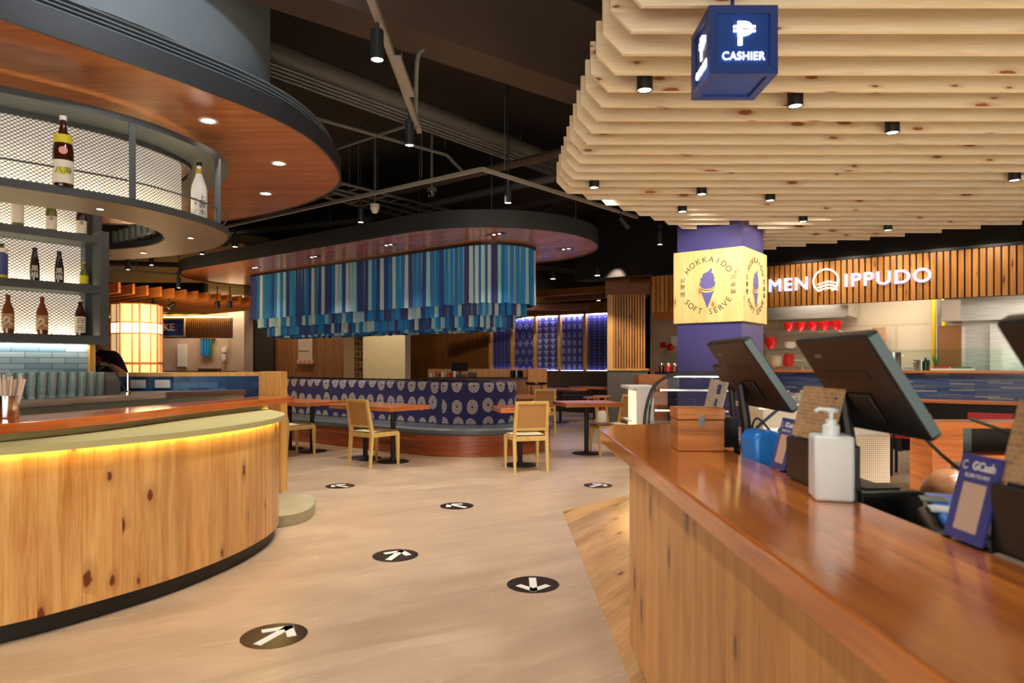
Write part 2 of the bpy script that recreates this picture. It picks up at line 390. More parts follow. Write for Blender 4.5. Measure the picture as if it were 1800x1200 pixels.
for k in ('dash', 'diamond', 'fan', 'ladder', 'dots'): M['cloth_' + k] = cloth('panel_cloth_' + k, k)
def rattan():
    m = NT('woven_cane', .6)
    uv = m.n('ShaderNodeUVMap'); mp = m.n('ShaderNodeMapping'); mp.inputs['Scale'].default_value = (110, 110, 1); m.l(uv.outputs[0], mp.inputs[0])
    ch = m.n('ShaderNodeTexChecker', i_Scale=1.); m.l(mp.outputs[0], ch.inputs['Vector'])
    ch.inputs[1].default_value = (*srgb(206, 158, 96), 1); ch.inputs[2].default_value = (*srgb(176, 124, 66), 1)
    m.base(ch.outputs[0]); return m.m
M['rattan'] = rattan()
M['seat_weave'] = plain('seat_cord', srgb(232, 220, 180), .7, 0, 0, .08, nscale=80)
def card(name, bg):
    m = NT(name, .35)
    uv = m.n('ShaderNodeUVMap'); br = m.n('ShaderNodeTexBrick', i_Scale=24.)
    br.inputs['Color1'].default_value = (*bg, 1); br.inputs['Color2'].default_value = (*[x * .62 for x in bg], 1); br.inputs['Mortar'].default_value = (*[min(1, x * 1.2) for x in bg], 1)
    m.l(uv.outputs[0], br.inputs['Vector']); m.base(br.outputs[0]); return m.m
M['menu_card'] = card('menu_card_print', srgb(186, 150, 110))

# ------------------------------------------------------------ mesh builder
class MB:
    def __init__(s): s.v = []; s.f = []; s.mi = []; s.uv = []
    def quad(s, pts, mi=0, uv=None):
        i = len(s.v); s.v += [tuple(p) for p in pts]; s.f.append(list(range(i, i + len(pts)))); s.mi.append(mi); s.uv.append(uv); return s
    def box(s, x0, x1, y0, y1, z0, z1, mi=0, rz=0, c=None):
        p = [(x0, y0, z0), (x1, y0, z0), (x1, y1, z0), (x0, y1, z0), (x0, y0, z1), (x1, y0, z1), (x1, y1, z1), (x0, y1, z1)]
        if rz:
            cx, cy = c if c else ((x0 + x1) / 2, (y0 + y1) / 2); co, si = math.cos(rz), math.sin(rz)
            p = [(cx + (x - cx) * co - (y - cy) * si, cy + (x - cx) * si + (y - cy) * co, z) for x, y, z in p]
        return s.hexa(p, mi)
    def hexa(s, p, mi=0):
        i = len(s.v); s.v += [tuple(q) for q in p]
        for f in ((0, 3, 2, 1), (4, 5, 6, 7), (0, 1, 5, 4), (1, 2, 6, 5), (2, 3, 7, 6), (3, 0, 4, 7)):
            s.f.append([i + k for k in f]); s.mi.append(mi); s.uv.append(None)
        return s
    def prism(s, poly, z0, z1, mi=0, mis=None, close=True):
        """poly: xy list CCW"""
        n = len(poly); i = len(s.v)
        s.v += [(x, y, z0) for x, y in poly] + [(x, y, z1) for x, y in poly]
        s.f.append([i + k for k in range(n - 1, -1, -1)]); s.mi.append(mi); s.uv.append(None)
        s.f.append([i + n + k for k in range(n)]); s.mi.append(mi); s.uv.append(None)
        d = 0
        for k in range(n):
            k2 = (k + 1) % n
            L = math.dist(poly[k], poly[k2])
            s.f.append([i + k, i + k2, i + n + k2, i + n + k]); s.mi.append(mi if mis is None else mis)
            s.uv.append([(d, z0), (d + L, z0), (d + L, z1), (d, z1)]); d += L
        return s
    def strip(s, line, z0, z1, th=0., mi=0, closed=False):
        """wall along an xy line, uv in arc length; th thickness to the left of the line"""
        if th:
            off = offset(line, th, closed)
            pl = list(line) + off[::-1]
            n = len(line); i = len(s.v); d = 0; ds = [0]
            for k in range(n - 1 + (1 if closed else 0)):
                d += math.dist(line[k], line[(k + 1) % n]); ds.append(d)
            s.v += [(x, y, z0) for x, y in line] + [(x, y, z1) for x, y in line] + [(x, y, z0) for x, y in off] + [(x, y, z1) for x, y in off]
            for k in range(n - 1 + (1 if closed else 0)):
                a, b = k, (k + 1) % n; d0, d1 = ds[k], ds[k + 1]
                for q, u in (([a, b, n + b, n + a], [(d0, z0), (d1, z0), (d1, z1), (d0, z1)]),
                             ([2 * n + b, 2 * n + a, 3 * n + a, 3 * n + b], [(d1, z0), (d0, z0), (d0, z1), (d1, z1)]),
                             ([n + a, n + b, 3 * n + b, 3 * n + a], [(d0, 0), (d1, 0), (d1, th), (d0, th)]),
                             ([b, a, 2 * n + a, 2 * n + b], [(d1, 0), (d0, 0), (d0, th), (d1, th)])):
                    s.f.append([i + x for x in q]); s.mi.append(mi); s.uv.append(u)
            if not closed:
                for a in (0, n - 1):
                    q = [a, n + a, 3 * n + a, 2 * n + a]
                    if a: q = q[::-1]
                    s.f.append([i + x for x in q]); s.mi.append(mi); s.uv.append(None)
        else:
            d = 0
            for k in range(len(line) - 1 + (1 if closed else 0)):
                a, b = line[k], line[(k + 1) % len(line)]; L = math.dist(a, b)
                s.quad([(a[0], a[1], z0), (b[0], b[1], z0), (b[0], b[1], z1), (a[0], a[1], z1)], mi, [(d, z0), (d + L, z0), (d + L, z1), (d, z1)]); d += L
        return s
    def lathe(s, prof, seg=20, c=(0, 0, 0), mi=0, mis=None, cap=True):
        i = len(s.v); n = len(prof)
        for r, z in prof:
            for k in range(seg):
                a = 2 * math.pi * k / seg; s.v.append((c[0] + r * math.cos(a), c[1] + r * math.sin(a), c[2] + z))
        for j in range(n - 1):
            for k in range(seg):
                k2 = (k + 1) % seg
                s.f.append([i + j * seg + k, i + j * seg + k2, i + (j + 1) * seg + k2, i + (j + 1) * seg + k])
                s.mi.append(mis[j] if mis else mi)
                r = max(prof[j][0], .01); u0, u1 = 2 * math.pi * r * k / seg, 2 * math.pi * r * (k + 1) / seg
                s.uv.append([(u0, prof[j][1]), (u1, prof[j][1]), (u1, prof[j + 1][1]), (u0, prof[j + 1][1])])
        if cap:
            s.f.append([i + k for k in range(seg - 1, -1, -1)]); s.mi.append(mis[0] if mis else mi); s.uv.append(None)
            s.f.append([i + (n - 1) * seg + k for k in range(seg)]); s.mi.append(mis[-1] if mis else mi); s.uv.append(None)
        return s
    def tube(s, pts, r, seg=8, mi=0, cap=True):
        pts = [Vector(p) for p in pts]; i = len(s.v); n = len(pts)
        rr = r if isinstance(r, (list, tuple)) else [r] * n
        up = None
        for j, p in enumerate(pts):
            t = (pts[min(j + 1, n - 1)] - pts[max(j - 1, 0)]).normalized()
            if up is None or abs(t.dot(up)) > .98: up = Vector((0, 0, 1)) if abs(t.z) < .9 else Vector((1, 0, 0))
            x = t.cross(up).normalized(); y = x.cross(t).normalized(); up = y
            for k in range(seg):
                a = 2 * math.pi * k / seg; s.v.append(tuple(p + x * math.cos(a) * rr[j] + y * math.sin(a) * rr[j]))
        for j in range(n - 1):
            for k in range(seg):
                k2 = (k + 1) % seg
                s.f.append([i + j * seg + k2, i + j * seg + k, i + (j + 1) * seg + k, i + (j + 1) * seg + k2]); s.mi.append(mi); s.uv.append(None)
        if cap:
            s.f.append([i + k for k in range(seg)]); s.mi.append(mi); s.uv.append(None)
            s.f.append([i + (n - 1) * seg + k for k in range(seg - 1, -1, -1)]); s.mi.append(mi); s.uv.append(None)
        return s
    def add_mesh(s, me, mat4, mi=0):
        i = len(s.v); s.v += [tuple(mat4 @ v.co) for v in me.vertices]
        for p in me.polygons: s.f.append([i + k for k in p.vertices]); s.mi.append(mi); s.uv.append(None)
        return s
    def xf(s, m4, start=0):
        for k in range(start, len(s.v)): s.v[k] = tuple(m4 @ Vector(s.v[k]))
        return s
    def build(s, name, mats, parent=None, loc=(0, 0, 0), rz=0, bevel=0, smooth=35, **tags):
        me = bpy.data.meshes.new(name); me.from_pydata(s.v, [], s.f)
        if not isinstance(mats, (list, tuple)): mats = [mats]
        for m in mats: me.materials.append(M[m] if isinstance(m, str) else m)
        ul = me.uv_layers.new(name='UVMap')
        for p in me.polygons:
            p.material_index = s.mi[p.index]; u = s.uv[p.index]
            if u:
                for k, li in enumerate(p.loop_indices): ul.data[li].uv = u[k]
            else:
                n = p.normal; h = Vector((-n.y, n.x, 0))
                for li in p.loop_indices:
                    c = me.vertices[me.loops[li].vertex_index].co
                    if abs(n.z) > .6: ul.data[li].uv = (c.x, c.y)
                    else: ul.data[li].uv = (c.dot(h.normalized()), c.z)
        if smooth:
            me.polygons.foreach_set('use_smooth', [True] * len(me.polygons)); me.set_sharp_from_angle(angle=R(smooth))
        me.update()
        o = bpy.data.objects.new(name, me); COL.objects.link(o)
        o.location = loc; o.rotation_euler = (0, 0, rz)
        if parent: o.parent = parent
        if bevel:
            b = o.modifiers.new('bevel', 'BEVEL'); b.width = bevel; b.segments = 2; b.limit_method = 'ANGLE'; b.angle_limit = R(40)
        for k, v in tags.items(): o[k] = v
        return o
def offset(line, d, closed=False):
    n = len(line); out = []
    for k in range(n):
        if closed: a, b = line[k - 1], line[(k + 1) % n]
        else: a, b = line[max(k - 1, 0)], line[min(k + 1, n - 1)]
        tx, ty = b[0] - a[0], b[1] - a[1]; L = math.hypot(tx, ty) or 1
        out.append((line[k][0] - ty / L * d, line[k][1] + tx / L * d))
    return out
def smoothline(pts, n=8, closed=False):
    out = []; N = len(pts); segs = N if closed else N - 1
    g = (lambda i: pts[i % N]) if closed else (lambda i: pts[max(0, min(N - 1, i))])
    for i in range(segs):
        p0, p1, p2, p3 = g(i - 1), g(i), g(i + 1), g(i + 2)
        for k in range(n):
            t = k / n
            out.append(tuple(.5 * (2 * p1[j] + (p2[j] - p0[j]) * t + (2 * p0[j] - 5 * p1[j] + 4 * p2[j] - p3[j]) * t * t + (3 * p1[j] - p0[j] - 3 * p2[j] + p3[j]) * t ** 3) for j in range(len(p1))))
    if not closed: out.append(tuple(pts[-1]))
    return out
def thing(name, label, cat, loc=(0, 0, 0), rz=0, group=None):
    o = bpy.data.objects.new(name, None); COL.objects.link(o); o.empty_display_size = .1
    o.location = loc; o.rotation_euler = (0, 0, rz); o['label'] = label; o['category'] = cat
    if group: o['group'] = group
    return o
def dup(root, loc, rz, label, group=None):
    r = root.copy(); COL.objects.link(r); r.location = loc; r.rotation_euler = (0, 0, rz); r['label'] = label
    if group: r['group'] = group
    for ch in list(root.children):
        c = ch.copy(); COL.objects.link(c); c.parent = r
        for g in list(ch.children):
            d = g.copy(); COL.objects.link(d); d.parent = c
    return r
def T(label, cat, group=None):
    d = dict(label=label, category=cat)
    if group: d['group'] = group
    return d
S = dict(kind='structure')
_tc = {}
def textmesh(s, size=1., ext=.01, align='CENTER', bev=0., spacing=1.):
    key = (s, size, ext, align, bev, spacing)
    if key in _tc: return _tc[key]
    c = bpy.data.curves.new('txt', 'FONT'); c.body = s; c.size = size; c.extrude = ext; c.align_x = align; c.align_y = 'CENTER'; c.offset = bev; c.space_character = spacing
    o = bpy.data.objects.new('txt', c); COL.objects.link(o)
    bpy.context.view_layer.update()
    me = bpy.data.meshes.new_from_object(o.evaluated_get(bpy.context.evaluated_depsgraph_get()))
    bpy.data.objects.remove(o); _tc[key] = me
    return me
def face(loc, right, up):
    """matrix placing text-space (x right, y up, z out) at loc"""
    r = Vector(right).normalized(); u = Vector(up).normalized(); n = r.cross(u)
    m = Matrix((r, u, n)).transposed().to_4x4(); m.translation = Vector(loc); return m
# ============================================================ SETTING
M['bounce_floor'] = plain('bounce_floor_pale', srgb(226, 212, 188), .5, 0, 0, .04)
MB().box(-26, 16, -5, 34, -.1, 0).build('floor', 'floor', smooth=0, **S)
pl = [(.43, 5.84), (.445, 4.6), (.46, 3.4), (.475, 1.5), (.49, -1.0), (6, -1), (6, 8.0), (3.2, 8.75), (1.12, 6.55)]
fp = MB(); fp.prism([(x, y) for x, y in pl], 0.0, .004); o = fp.build('floor', 'floor_planks', smooth=0, **S)
MB().box(1.95, 7.5, -1, 6.0, .0, .008).build('floor', 'bounce_floor', smooth=0, **S)  # pale floor patch added to bounce light up to the slats
# rotate plank direction through uv
for ll in o.data.uv_layers[0].data:
    u_, v_ = ll.uv; ll.uv = (u_ * .53 + v_ * .85, -u_ * .85 + v_ * .53)
MB().box(-26, 16, -5, 34, 4.3, 4.4).build('ceiling', 'ceiling', smooth=0, **S)
MB().box(-26, 16, -5.2, -5, 0, 4.3).build('wall_rear', 'dark_wall', smooth=0, **S)
MB().box(-26.2, -26, -5, 34, 0, 4.3).build('wall_left', 'dark_wall', smooth=0, **S)
MB().box(16, 16.2, -5, 34, 0, 4.3).build('wall_right', 'dark_wall', smooth=0, **S)
MB().box(-26, 16, 34, 34.2, 0, 4.3).build('wall_far', 'dark_wall', smooth=0, **S)
def gbox(name, mat, a0, a1, b0, b1, z0, z1, **k):
    """box on the room's slanted grid (a along the banquette, b away)"""
    par = k.pop('parent', None); bev = k.pop('bevel', 0)
    cx, cy = AB((a0 + a1) / 2, (b0 + b1) / 2)
    m = MB().box(-(a1 - a0) / 2, (a1 - a0) / 2, -(b1 - b0) / 2, (b1 - b0) / 2, z0, z1)
    if par is None: return m.build(name, mat, loc=(cx, cy, 0), rz=ANG_U, bevel=bev, **k)
    return m.xf(Matrix.Translation((cx, cy, 0)) @ Matrix.Rotation(ANG_U, 4, 'Z')).build(name, mat, parent=par, bevel=bev, **k)
# back walls on the grid
gbox('wall_back', 'wall_wood', -22.5, -13.35, 16.2, 16.4, 0, 4.3, kind='structure')
gbox('wall_back', 'dark_wall', -13.35, -9.0, 16.2, 16.4, 0, 4.3, kind='structure')
gbox('wall_back', 'dark_wall', -34, -22.5, 16.2, 16.4, 2.6, 4.3, kind='structure')
gbox('wall_kitchen', 'tile_white', -6.0, 6, 14.6, 14.8, 0, 4.3, kind='structure')
gbox('wall_kitchen', 'beige_wall', -7.16, -6.0, 14.6, 14.8, 0, 4.3, kind='structure')
# big ceiling beams
def dbeam(name, mat, p, q, w_, z0, z1, **k):
    d = Vector((q[0] - p[0], q[1] - p[1])); L = d.length; an = math.atan2(d.y, d.x)
    return MB().box(0, L, -w_ / 2, w_ / 2, z0, z1).build(name, mat, loc=(p[0], p[1], 0), rz=an, smooth=0, **k)
dd = Vector((.787, .617)); b0 = Vector((-1.40, 4.44))
p_, q_ = b0 - dd * 5, b0 + dd * 9
dbeam('trim_1', 'ceiling_beam', p_, q_, .34, 3.6, 4.3, **S)
dbeam('trim_2', 'ceiling_beam', (-9, 9.5), (-1.0, 15.8), .4, 3.7, 4.3, **S)
dbeam('trim_3', 'ceiling', (-4, 11.5), (6.5, 19.8), .6, 3.4, 4.3, **S)

# ============================================================ FLOOR STICKERS
def sticker(px, py, ang, label):
    x, y, _ = PZ(px, py, 0)
    t = thing('floor_sticker', label, 'floor sticker', (x, y, .0045 if x > .45 and y < 5.8 else .001), 0, 'round arrow stickers on the floor')
    MB().lathe([(.149, 0), (.149, .0012)], 40).build('disc', 'sticker_dark', t)
    a = MB(); wd = .021
    def bar(p, q):
        p, q = Vector(p), Vector(q); n = (q - p).normalized(); s_ = Vector((-n.y, n.x)) * wd
        a.prism([tuple(p - s_), tuple(q - s_), tuple(q + s_), tuple(p + s_)][::1], .0014, .0022)
    bar((0, -.115), (0, .1)); bar((0.016, .118), (-.085, .017)); bar((-.016, .118), (.085, .017))
    a.xf(Matrix.Rotation(ang, 4, 'Z')).build('arrow', 'white', t, smooth=0)
M['sticker_dark'] = plain('sticker_dark', srgb(44, 32, 28), .25)
sticker(482, 1117, R(-20), 'nearest black round floor sticker, arrow pointing away, lowest on the left of the aisle')
sticker(937, 1027, R(180), 'black round floor sticker whose white arrow points back towards the viewer')
sticker(695, 976, R(-13), 'black round floor sticker in the middle of the aisle with an arrow pointing away')
sticker(803, 889, R(48), 'black round floor sticker, arrow to upper left, second farthest in the middle aisle')
sticker(598, 854, R(55), 'farthest black round floor sticker on the left, in front of the cane chair')
sticker(1051, 853, R(-46), 'black round floor sticker beside the end of the cashier counter')

# ============================================================ LEFT CURVED BAR
wf = smoothline([(-3.6, 2.2), (-3.3, 2.36), (-2.75, 2.68), (-2.27, 3.03), (-1.96, 3.47), (-1.79, 3.84), (-1.68, 4.3), (-1.665, 4.75), (-1.76, 5.15), (-1.98, 5.5), (-2.1, 5.75)], 6)
bar = thing('bar_counter', 'long curved knotty pine bar counter with a red-brown wooden top', 'counter', (-2.2, 3.6, 0))
def rel(mb, o): return mb.xf(Matrix.Translation(-Vector(o.location)))
rel(MB().strip(wf, .09, .875, .03), bar).build('front_panel', 'pine_front', bar, smooth=60)
rel(MB().strip(offset(wf, .035), 0.001, .09, .02), bar).build('kick_plate', 'black', bar, smooth=60)
slabf = smoothline([(-3.5, 2.05), (-3.1, 2.45), (-2.66, 2.85), (-2.38, 3.2), (-2.24, 3.6), (-2.18, 3.95), (-2.12, 4.65), (-2.0, 5.4), (-1.90, 5.85), (-1.93, 6.02), (-2.05, 6.05)], 5)
slabb = smoothline([(-2.22, 6.05), (-2.3, 5.5), (-2.42, 4.9), (-2.52, 4.3), (-2.72, 3.6), (-3.0, 3.2), (-3.9, 2.6)], 5)
ledge_in = offset(slabf, .06)
lo_ = offset(wf, -.035)
def loft(mb, A, B, z0, z1, n=48, mi=0):
    def rs(L):
        d = [0]
        for k in range(1, len(L)): d.append(d[-1] + math.dist(L[k - 1], L[k]))
        out = []
        for i in range(n + 1):
            t = d[-1] * i / n; k = max(j for j in range(len(d)) if d[j] <= t + 1e-9); k = min(k, len(L) - 2)
            f = (t - d[k]) / max(1e-9, d[k + 1] - d[k]); out.append((L[k][0] + (L[k + 1][0] - L[k][0]) * f, L[k][1] + (L[k + 1][1] - L[k][1]) * f))
        return out
    a, b = rs(A), rs(B); i = len(mb.v); da = 0
    for z in (z0, z1):
        mb.v += [(x, y, z) for x, y in a] + [(x, y, z) for x, y in b]
    N = n + 1
    for k in range(n):
        L = math.dist(a[k], a[k + 1]); W = math.dist(a[k], b[k])
        for q, u in (([2 * N + k, 2 * N + k + 1, 3 * N + k + 1, 3 * N + k], [(da, 0), (da + L, 0), (da + L, W), (da, W)]),
                     ([k + 1, k, N + k, N + k + 1], [(da + L, 0), (da, 0), (da, W), (da + L, W)]),
                     ([k, k + 1, 2 * N + k + 1, 2 * N + k], [(da, 0), (da + L, 0), (da + L, z1 - z0), (da, z1 - z0)]),
                     ([N + k + 1, N + k, 3 * N + k, 3 * N + k + 1], [(da + L, 0), (da, 0), (da, z1 - z0), (da + L, z1 - z0)])):
            mb.f.append([i + x for x in q]); mb.mi.append(mi); mb.uv.append(u)
        da += L
    for k in (0, n):
        q = [k, 2 * N + k, 3 * N + k, N + k]
        if k: q = q[::-1]
        mb.f.append([i + x for x in q]); mb.mi.append(mi); mb.uv.append(None)
    return mb
lin = [p for p in ledge_in if p[1] < 5.75]
rel(loft(MB(), lo_, lin + [(-2.12, 5.8)], .868, .886), bar).build('ledge', 'cream', bar, smooth=40)
rel(MB().strip(offset(wf, -.042), .852, .886, .006), bar).build('ledge_lip', 'cream', bar, smooth=60)
rel(MB().strip(offset(lin, .02), .886, .925, .02), bar).build('riser', 'cream', bar, smooth=60)
rel(MB().strip(offset(wf, -.028), .8605, .8665, .006), bar).build('led_strip', 'e_warm', bar, smooth=60)
rel(loft(MB(), slabf, slabb[::-1], .925, .975), bar).build('countertop', 'counter_wood', bar, bevel=.004, smooth=40)
rel(MB().strip(offset(slabb, -.12), 0, .925, .03), bar).build('inner_panel', 'steel', bar, smooth=60)
# step
stp = smoothline([(-2.35, 5.35), (-1.95, 5.22), (-1.72, 5.3), (-1.64, 5.55), (-1.72, 5.95), (-1.9, 6.15), (-2.4, 6.2)], 5)
MB().prism(stp, 0, .09).build('low_step', 'step', bevel=.006, smooth=40, **T('low rounded pale green platform at the end of the curved bar', 'step'))
# post and tiled divider behind bar
pst = thing('tiled_divider', 'wood-capped blue tiled half wall with a pine end post behind the bar', 'half wall', (-2.18, 6.2, .09))
MB().box(-.10, .10, -.06, .12, 0, 1.10).build('end_post', 'pine_post', pst, bevel=.003)
wl = [(-2.28, 6.20), (-2.9, 5.85), (-3.4, 5.78), (-5.3, 5.5)]
rel(MB().strip(wl[::-1], -.0 + .0, 1.15, .12), pst).xf(Matrix.Translation((0, 0, .0))).build('tiled_wall', 'tile_blue', pst, smooth=0)
rel(MB().strip(offset(wl[::-1], -.015), 1.15, 1.185, .15), pst).build('cap', 'pine_post', pst, smooth=0)
for k, (px, lb) in enumerate([(243, 'white wall socket plate on the blue tiles, half hidden by the bar machine'), (286, 'white wall socket plate on the blue tiles, fully in view')]):
    t_ = (-2.9 + -.0, 5.85)
    k_ = (px - CX) / F
    # on segment (-3.4,5.78)->(-2.9,5.85) or (-2.9,5.85)->(-2.28,6.2)
    for (ax, ay), (bx, by) in (((-3.4, 5.78), (-2.9, 5.85)), ((-2.9, 5.85), (-2.28, 6.2)), ((-5.3, 5.5), (-3.4, 5.78))):
        s_ = (k_ * ay - ax) / ((bx - ax) - k_ * (by - ay))
        if 0 <= s_ <= 1: break
    x, y = ax + (bx - ax) * s_, ay + (by - ay) * s_
    t = thing('wall_socket', lb, 'socket', (x, y, 1.087), math.atan2(by - ay, bx - ax), 'sockets on the tiled half wall')
    MB().box(-.062, .062, -.009, -.001, -.035, .035).build('plate', 'white_plastic', t, bevel=.003)
    MB().box(-.022, -.008, -.012, -.008, -.014, .014).box(.008, .022, -.012, -.008, -.014, .014).build('outlet', 'bowl_white', t)
# steel back bar
sf = [(-4.6, 2.9), (-3.9, 3.3), (-3.05, 4.06), (-2.95, 4.7), (-2.84, 5.18), (-2.75, 5.5), (-2.32, 5.95)]
sb = [(-5.2, 3.5), (-4.6, 3.9), (-3.9, 4.6), (-3.6, 5.0), (-3.45, 5.3), (-3.2, 5.66), (-2.42, 6.1)]
st = thing('steel_back_counter', 'stainless steel work counter behind the curved bar, below the bottle shelves', 'counter', (-3.2, 4.6, 0))
rel(loft(MB(), sf, sb, .985, 1.03, 30), st).build('worktop', 'steel', st, smooth=0)
rel(MB().strip(offset(sf, .04), .86, .985, .02), st).build('apron', 'pale_steel', st, smooth=0)
rel(MB().strip(offset(sf, .10), .1, .86, .02), st).build('cabinet_front', 'pale_steel', st, smooth=0)
for x, y in ((-3.02, 4.2), (-2.9, 4.95), (-2.76, 5.46), (-3.6, 3.62)):
    rel(MB().box(x - .02, x + .02, y - .02, y + .02, 0, .86), st).build('leg', 'black', st)

# glasses on the steel counter
def glass_mb(h=.17, r0=.026, r1=.037):
    return MB().lathe([(r0, 0), (r0 * 1.02, .012), (r1, h), (r1 - .002, h), (r0 - .001, .014), (0.001, .014)], 14, cap=True)
gm = glass_mb().build('drinking_glass', 'tumbler', loc=(-3.1, 4.15, 1.03), smooth=50, **T('clear tall glass', 'glass', 'tall glasses upside down rack on the steel back counter'))
names = ['first', 'second', 'third', 'fourth', 'fifth', 'sixth', 'seventh', 'eighth', 'ninth', 'tenth']
cnt = 0
for row in range(2):
    for i in range(10):
        x, y = -3.10 + .165 * i / 9 - .09 * row, 4.20 + .66 * i / 9 + .035 * row
        if cnt == 0: o = gm
        else: o = gm.copy(); COL.objects.link(o)
        o.location = (x, y, 1.03)
        o['label'] = 'tall clear glass standing in the %s row on the steel counter, %s from the left' % (['front', 'rear'][row], names[i])
        cnt += 1
# straw cup on the bar top
cup = thing('straw_cup', 'polished metal cup full of paper-wrapped straws on the left end of the bar top', 'cup', (-2.585, 3.5, .976))
MB().lathe([(.048, 0), (.050, .01), (.050, .115), (.047, .115), (.045, .01)], 24).build('cup_body', 'chrome', cup)
for i in range(22):
    a = random.random() * 6.28; r_ = .034 * math.sqrt(random.random()); tx, ty = r_ * math.cos(a), r_ * math.sin(a)
    MB().tube([(tx, ty, .012), (tx * 2.1 + .012, ty * 2.1, .19 + random.random() * .035)], .0055, 6).build('straw', 'straw', cup)
mc = thing('bar_machine', 'rounded dark grey steel bar machine on the steel counter beside the glasses', 'machine', (-3.02, 5.02, 1.031), R(50))
mm = MB(); prof = [(-.12, 0), (-.12, .09), (-.10, .135), (-.05, .16), (.05, .16), (.10, .14), (.12, .09), (.12, 0)]
i0 = len(mm.v); mm.v += [(-.09, y, z) for y, z in prof] + [(.09, y, z) for y, z in prof]; n_ = len(prof)
mm.f.append(list(range(n_))[::1]); mm.mi.append(0); mm.uv.append(None); mm.f.append(list(range(2 * n_ - 1, n_ - 1, -1))); mm.mi.append(0); mm.uv.append(None)
for k in range(n_ - 1): mm.f.append([k + 1, k, n_ + k, n_ + k + 1]); mm.mi.append(0); mm.uv.append(None)
mm.build('body', 'duct', mc, smooth=50, bevel=.008)
MB().tube([(0, .05, .16), (0, .0, .22), (.03, -.12, .21), (.06, -.2, .10), (.08, -.22, .03)], .007, 6).build('hose', 'black', mc)
MB().lathe([(.02, 0), (.02, .02), (.008, .03), (.008, .16)], 10, (.10, -.22, 0)).build('tap', 'chrome', mc)

# ============================================================ BOTTLE SHELF
RX, RY = -2.95, 5.0
sh = thing('bottle_shelf', 'charcoal metal bottle shelf with three glowing bays of wire mesh', 'shelf', (RX, RY, 0), ANG_V)
f = MB().box(-1.9, 0, 0, .30, 1.40, 1.461).box(-1.9, -.06, 0, .30, 1.768, 1.826).box(-1.9, -.06, 0, .30, 2.128, 2.182)
f.box(-.06, 0, 0, .30, 1.461, 2.222).box(-.06, 0, .12, .30, 2.222, 2.52).box(-1.4, -.06, .20, .30, 2.50, 2.52).box(-1.9, 0, .30, .32, 1.40, 2.222).box(-1.4, 0, .30, .32, 2.222, 2.52)
f.build('frame', 'charcoal', sh, bevel=.002, smooth=0)
for z0, z1 in ((1.461, 1.768), (1.826, 2.128), (2.182, 2.50)):
    xl = -1.9 if z0 < 2 else -1.4
    MB().quad([(xl, .275, z0), (-.061, .275, z0), (-.061, .275, z1), (xl, .275, z1)]).build('back_panel', 'e_back', sh)
    MB().quad([(xl, .215, z0), (-.10, .215, z0), (-.10, .215, z1), (xl, .215, z1)]).build('mesh_screen', 'meshwire', sh)
    MB().box(-1.9, -.10, .23, .24, z0 + .001, z0 + .008).build('led_strip', 'e_shelf', sh)
    MB().box(-.10, -.06, .16, .24, z0, z1).build('mesh_post', 'charcoal', sh)
# top bay is open up to the round shelf, its mesh rises to 2.22
def shelfpt(px, d):
    k = (px - CX) / F
    x0, y0 = RX - CU * d, RY + SU * d   # -u direction * d
    t = (k * y0 - x0) / (SU - CU * k)
    return (x0 + SU * t, y0 + CU * t)
def bottle(kind, x, y, z, label, h=.28):
    P = {
     'brown': [(.0, 0), (.037, 0), (.038, .02), (.038, .15), (.034, .18), (.018, .225), (.014, .235), (.0135, .27), (.015, .272), (.015, .285), (.001, .286)],
     'slim': [(.0, 0), (.030, 0), (.031, .02), (.030, .12), (.018, .20), (.014, .22), (.014, .232), (.016, .234), (.016, .246), (.001, .247)],
     'small': [(.0, 0), (.030, 0), (.030, .075), (.026, .095), (.012, .125), (.011, .16), (.012, .162), (.012, .17), (.001, .171)],
     'wine': [(.0, 0), (.036, 0), (.037, .02), (.037, .15), (.030, .19), (.014, .225), (.013, .28), (.0145, .282), (.0145, .30), (.001, .301)],
     'big': [(.0, 0), (.052, 0), (.054, .02), (.054, .205), (.048, .245), (.025, .31), (.0165, .35), (.016, .385), (.019, .387), (.019, .408), (.001, .409)]}[kind[0]]
    body, cap, lab = kind[1], kind[2], kind[3]
    s_ = h / P[-1][1]; P = [(r * (s_ ** .5 if s_ < 1 else 1), zz * s_) for r, zz in P]
    t = thing('bottle', label, 'bottle', (x, y, z), math.atan2(-y, -x) + math.pi, 'bottles on the bar shelves')
    n = len(P); MB().lathe(P[:n - 3], 20, cap=False).build('body', body, t, smooth=50)
    MB().lathe([(P[n - 3][0] + .001, P[n - 4][1] - .002)] + P[n - 3:], 16).build('cap', cap, t)
    R0 = max(r for r, _ in P) + .0012
    def lab_(z0, z1, mat, span=70, off=0, rr=R0, nm='paper_label'):
        m = MB(); N = 12
        for k in range(N):
            a0, a1 = math.pi + R(-span + 2 * span * k / N + off), math.pi + R(-span + 2 * span * (k + 1) / N + off)
            m.quad([(rr * math.cos(a0), rr * math.sin(a0), z0), (rr * math.cos(a1), rr * math.sin(a1), z0), (rr * math.cos(a1), rr * math.sin(a1), z1), (rr * math.cos(a0), rr * math.sin(a0), z1)])
        return m.build(nm, mat, t, smooth=60)
    for z0, z1, mat, *rest in lab: lab_(z0 * h, z1 * h, mat, *rest)
    return t, R0
def glyph(t, s_, size, x, z, R0, mat='ink', nm='lettering'):
    me = textmesh(s_, size, .0004)
    MB().add_mesh(me, face((-(R0 + .0015), x, z), (0, -1, 0), (0, 0, 1))).build(nm, mat, t, smooth=0)
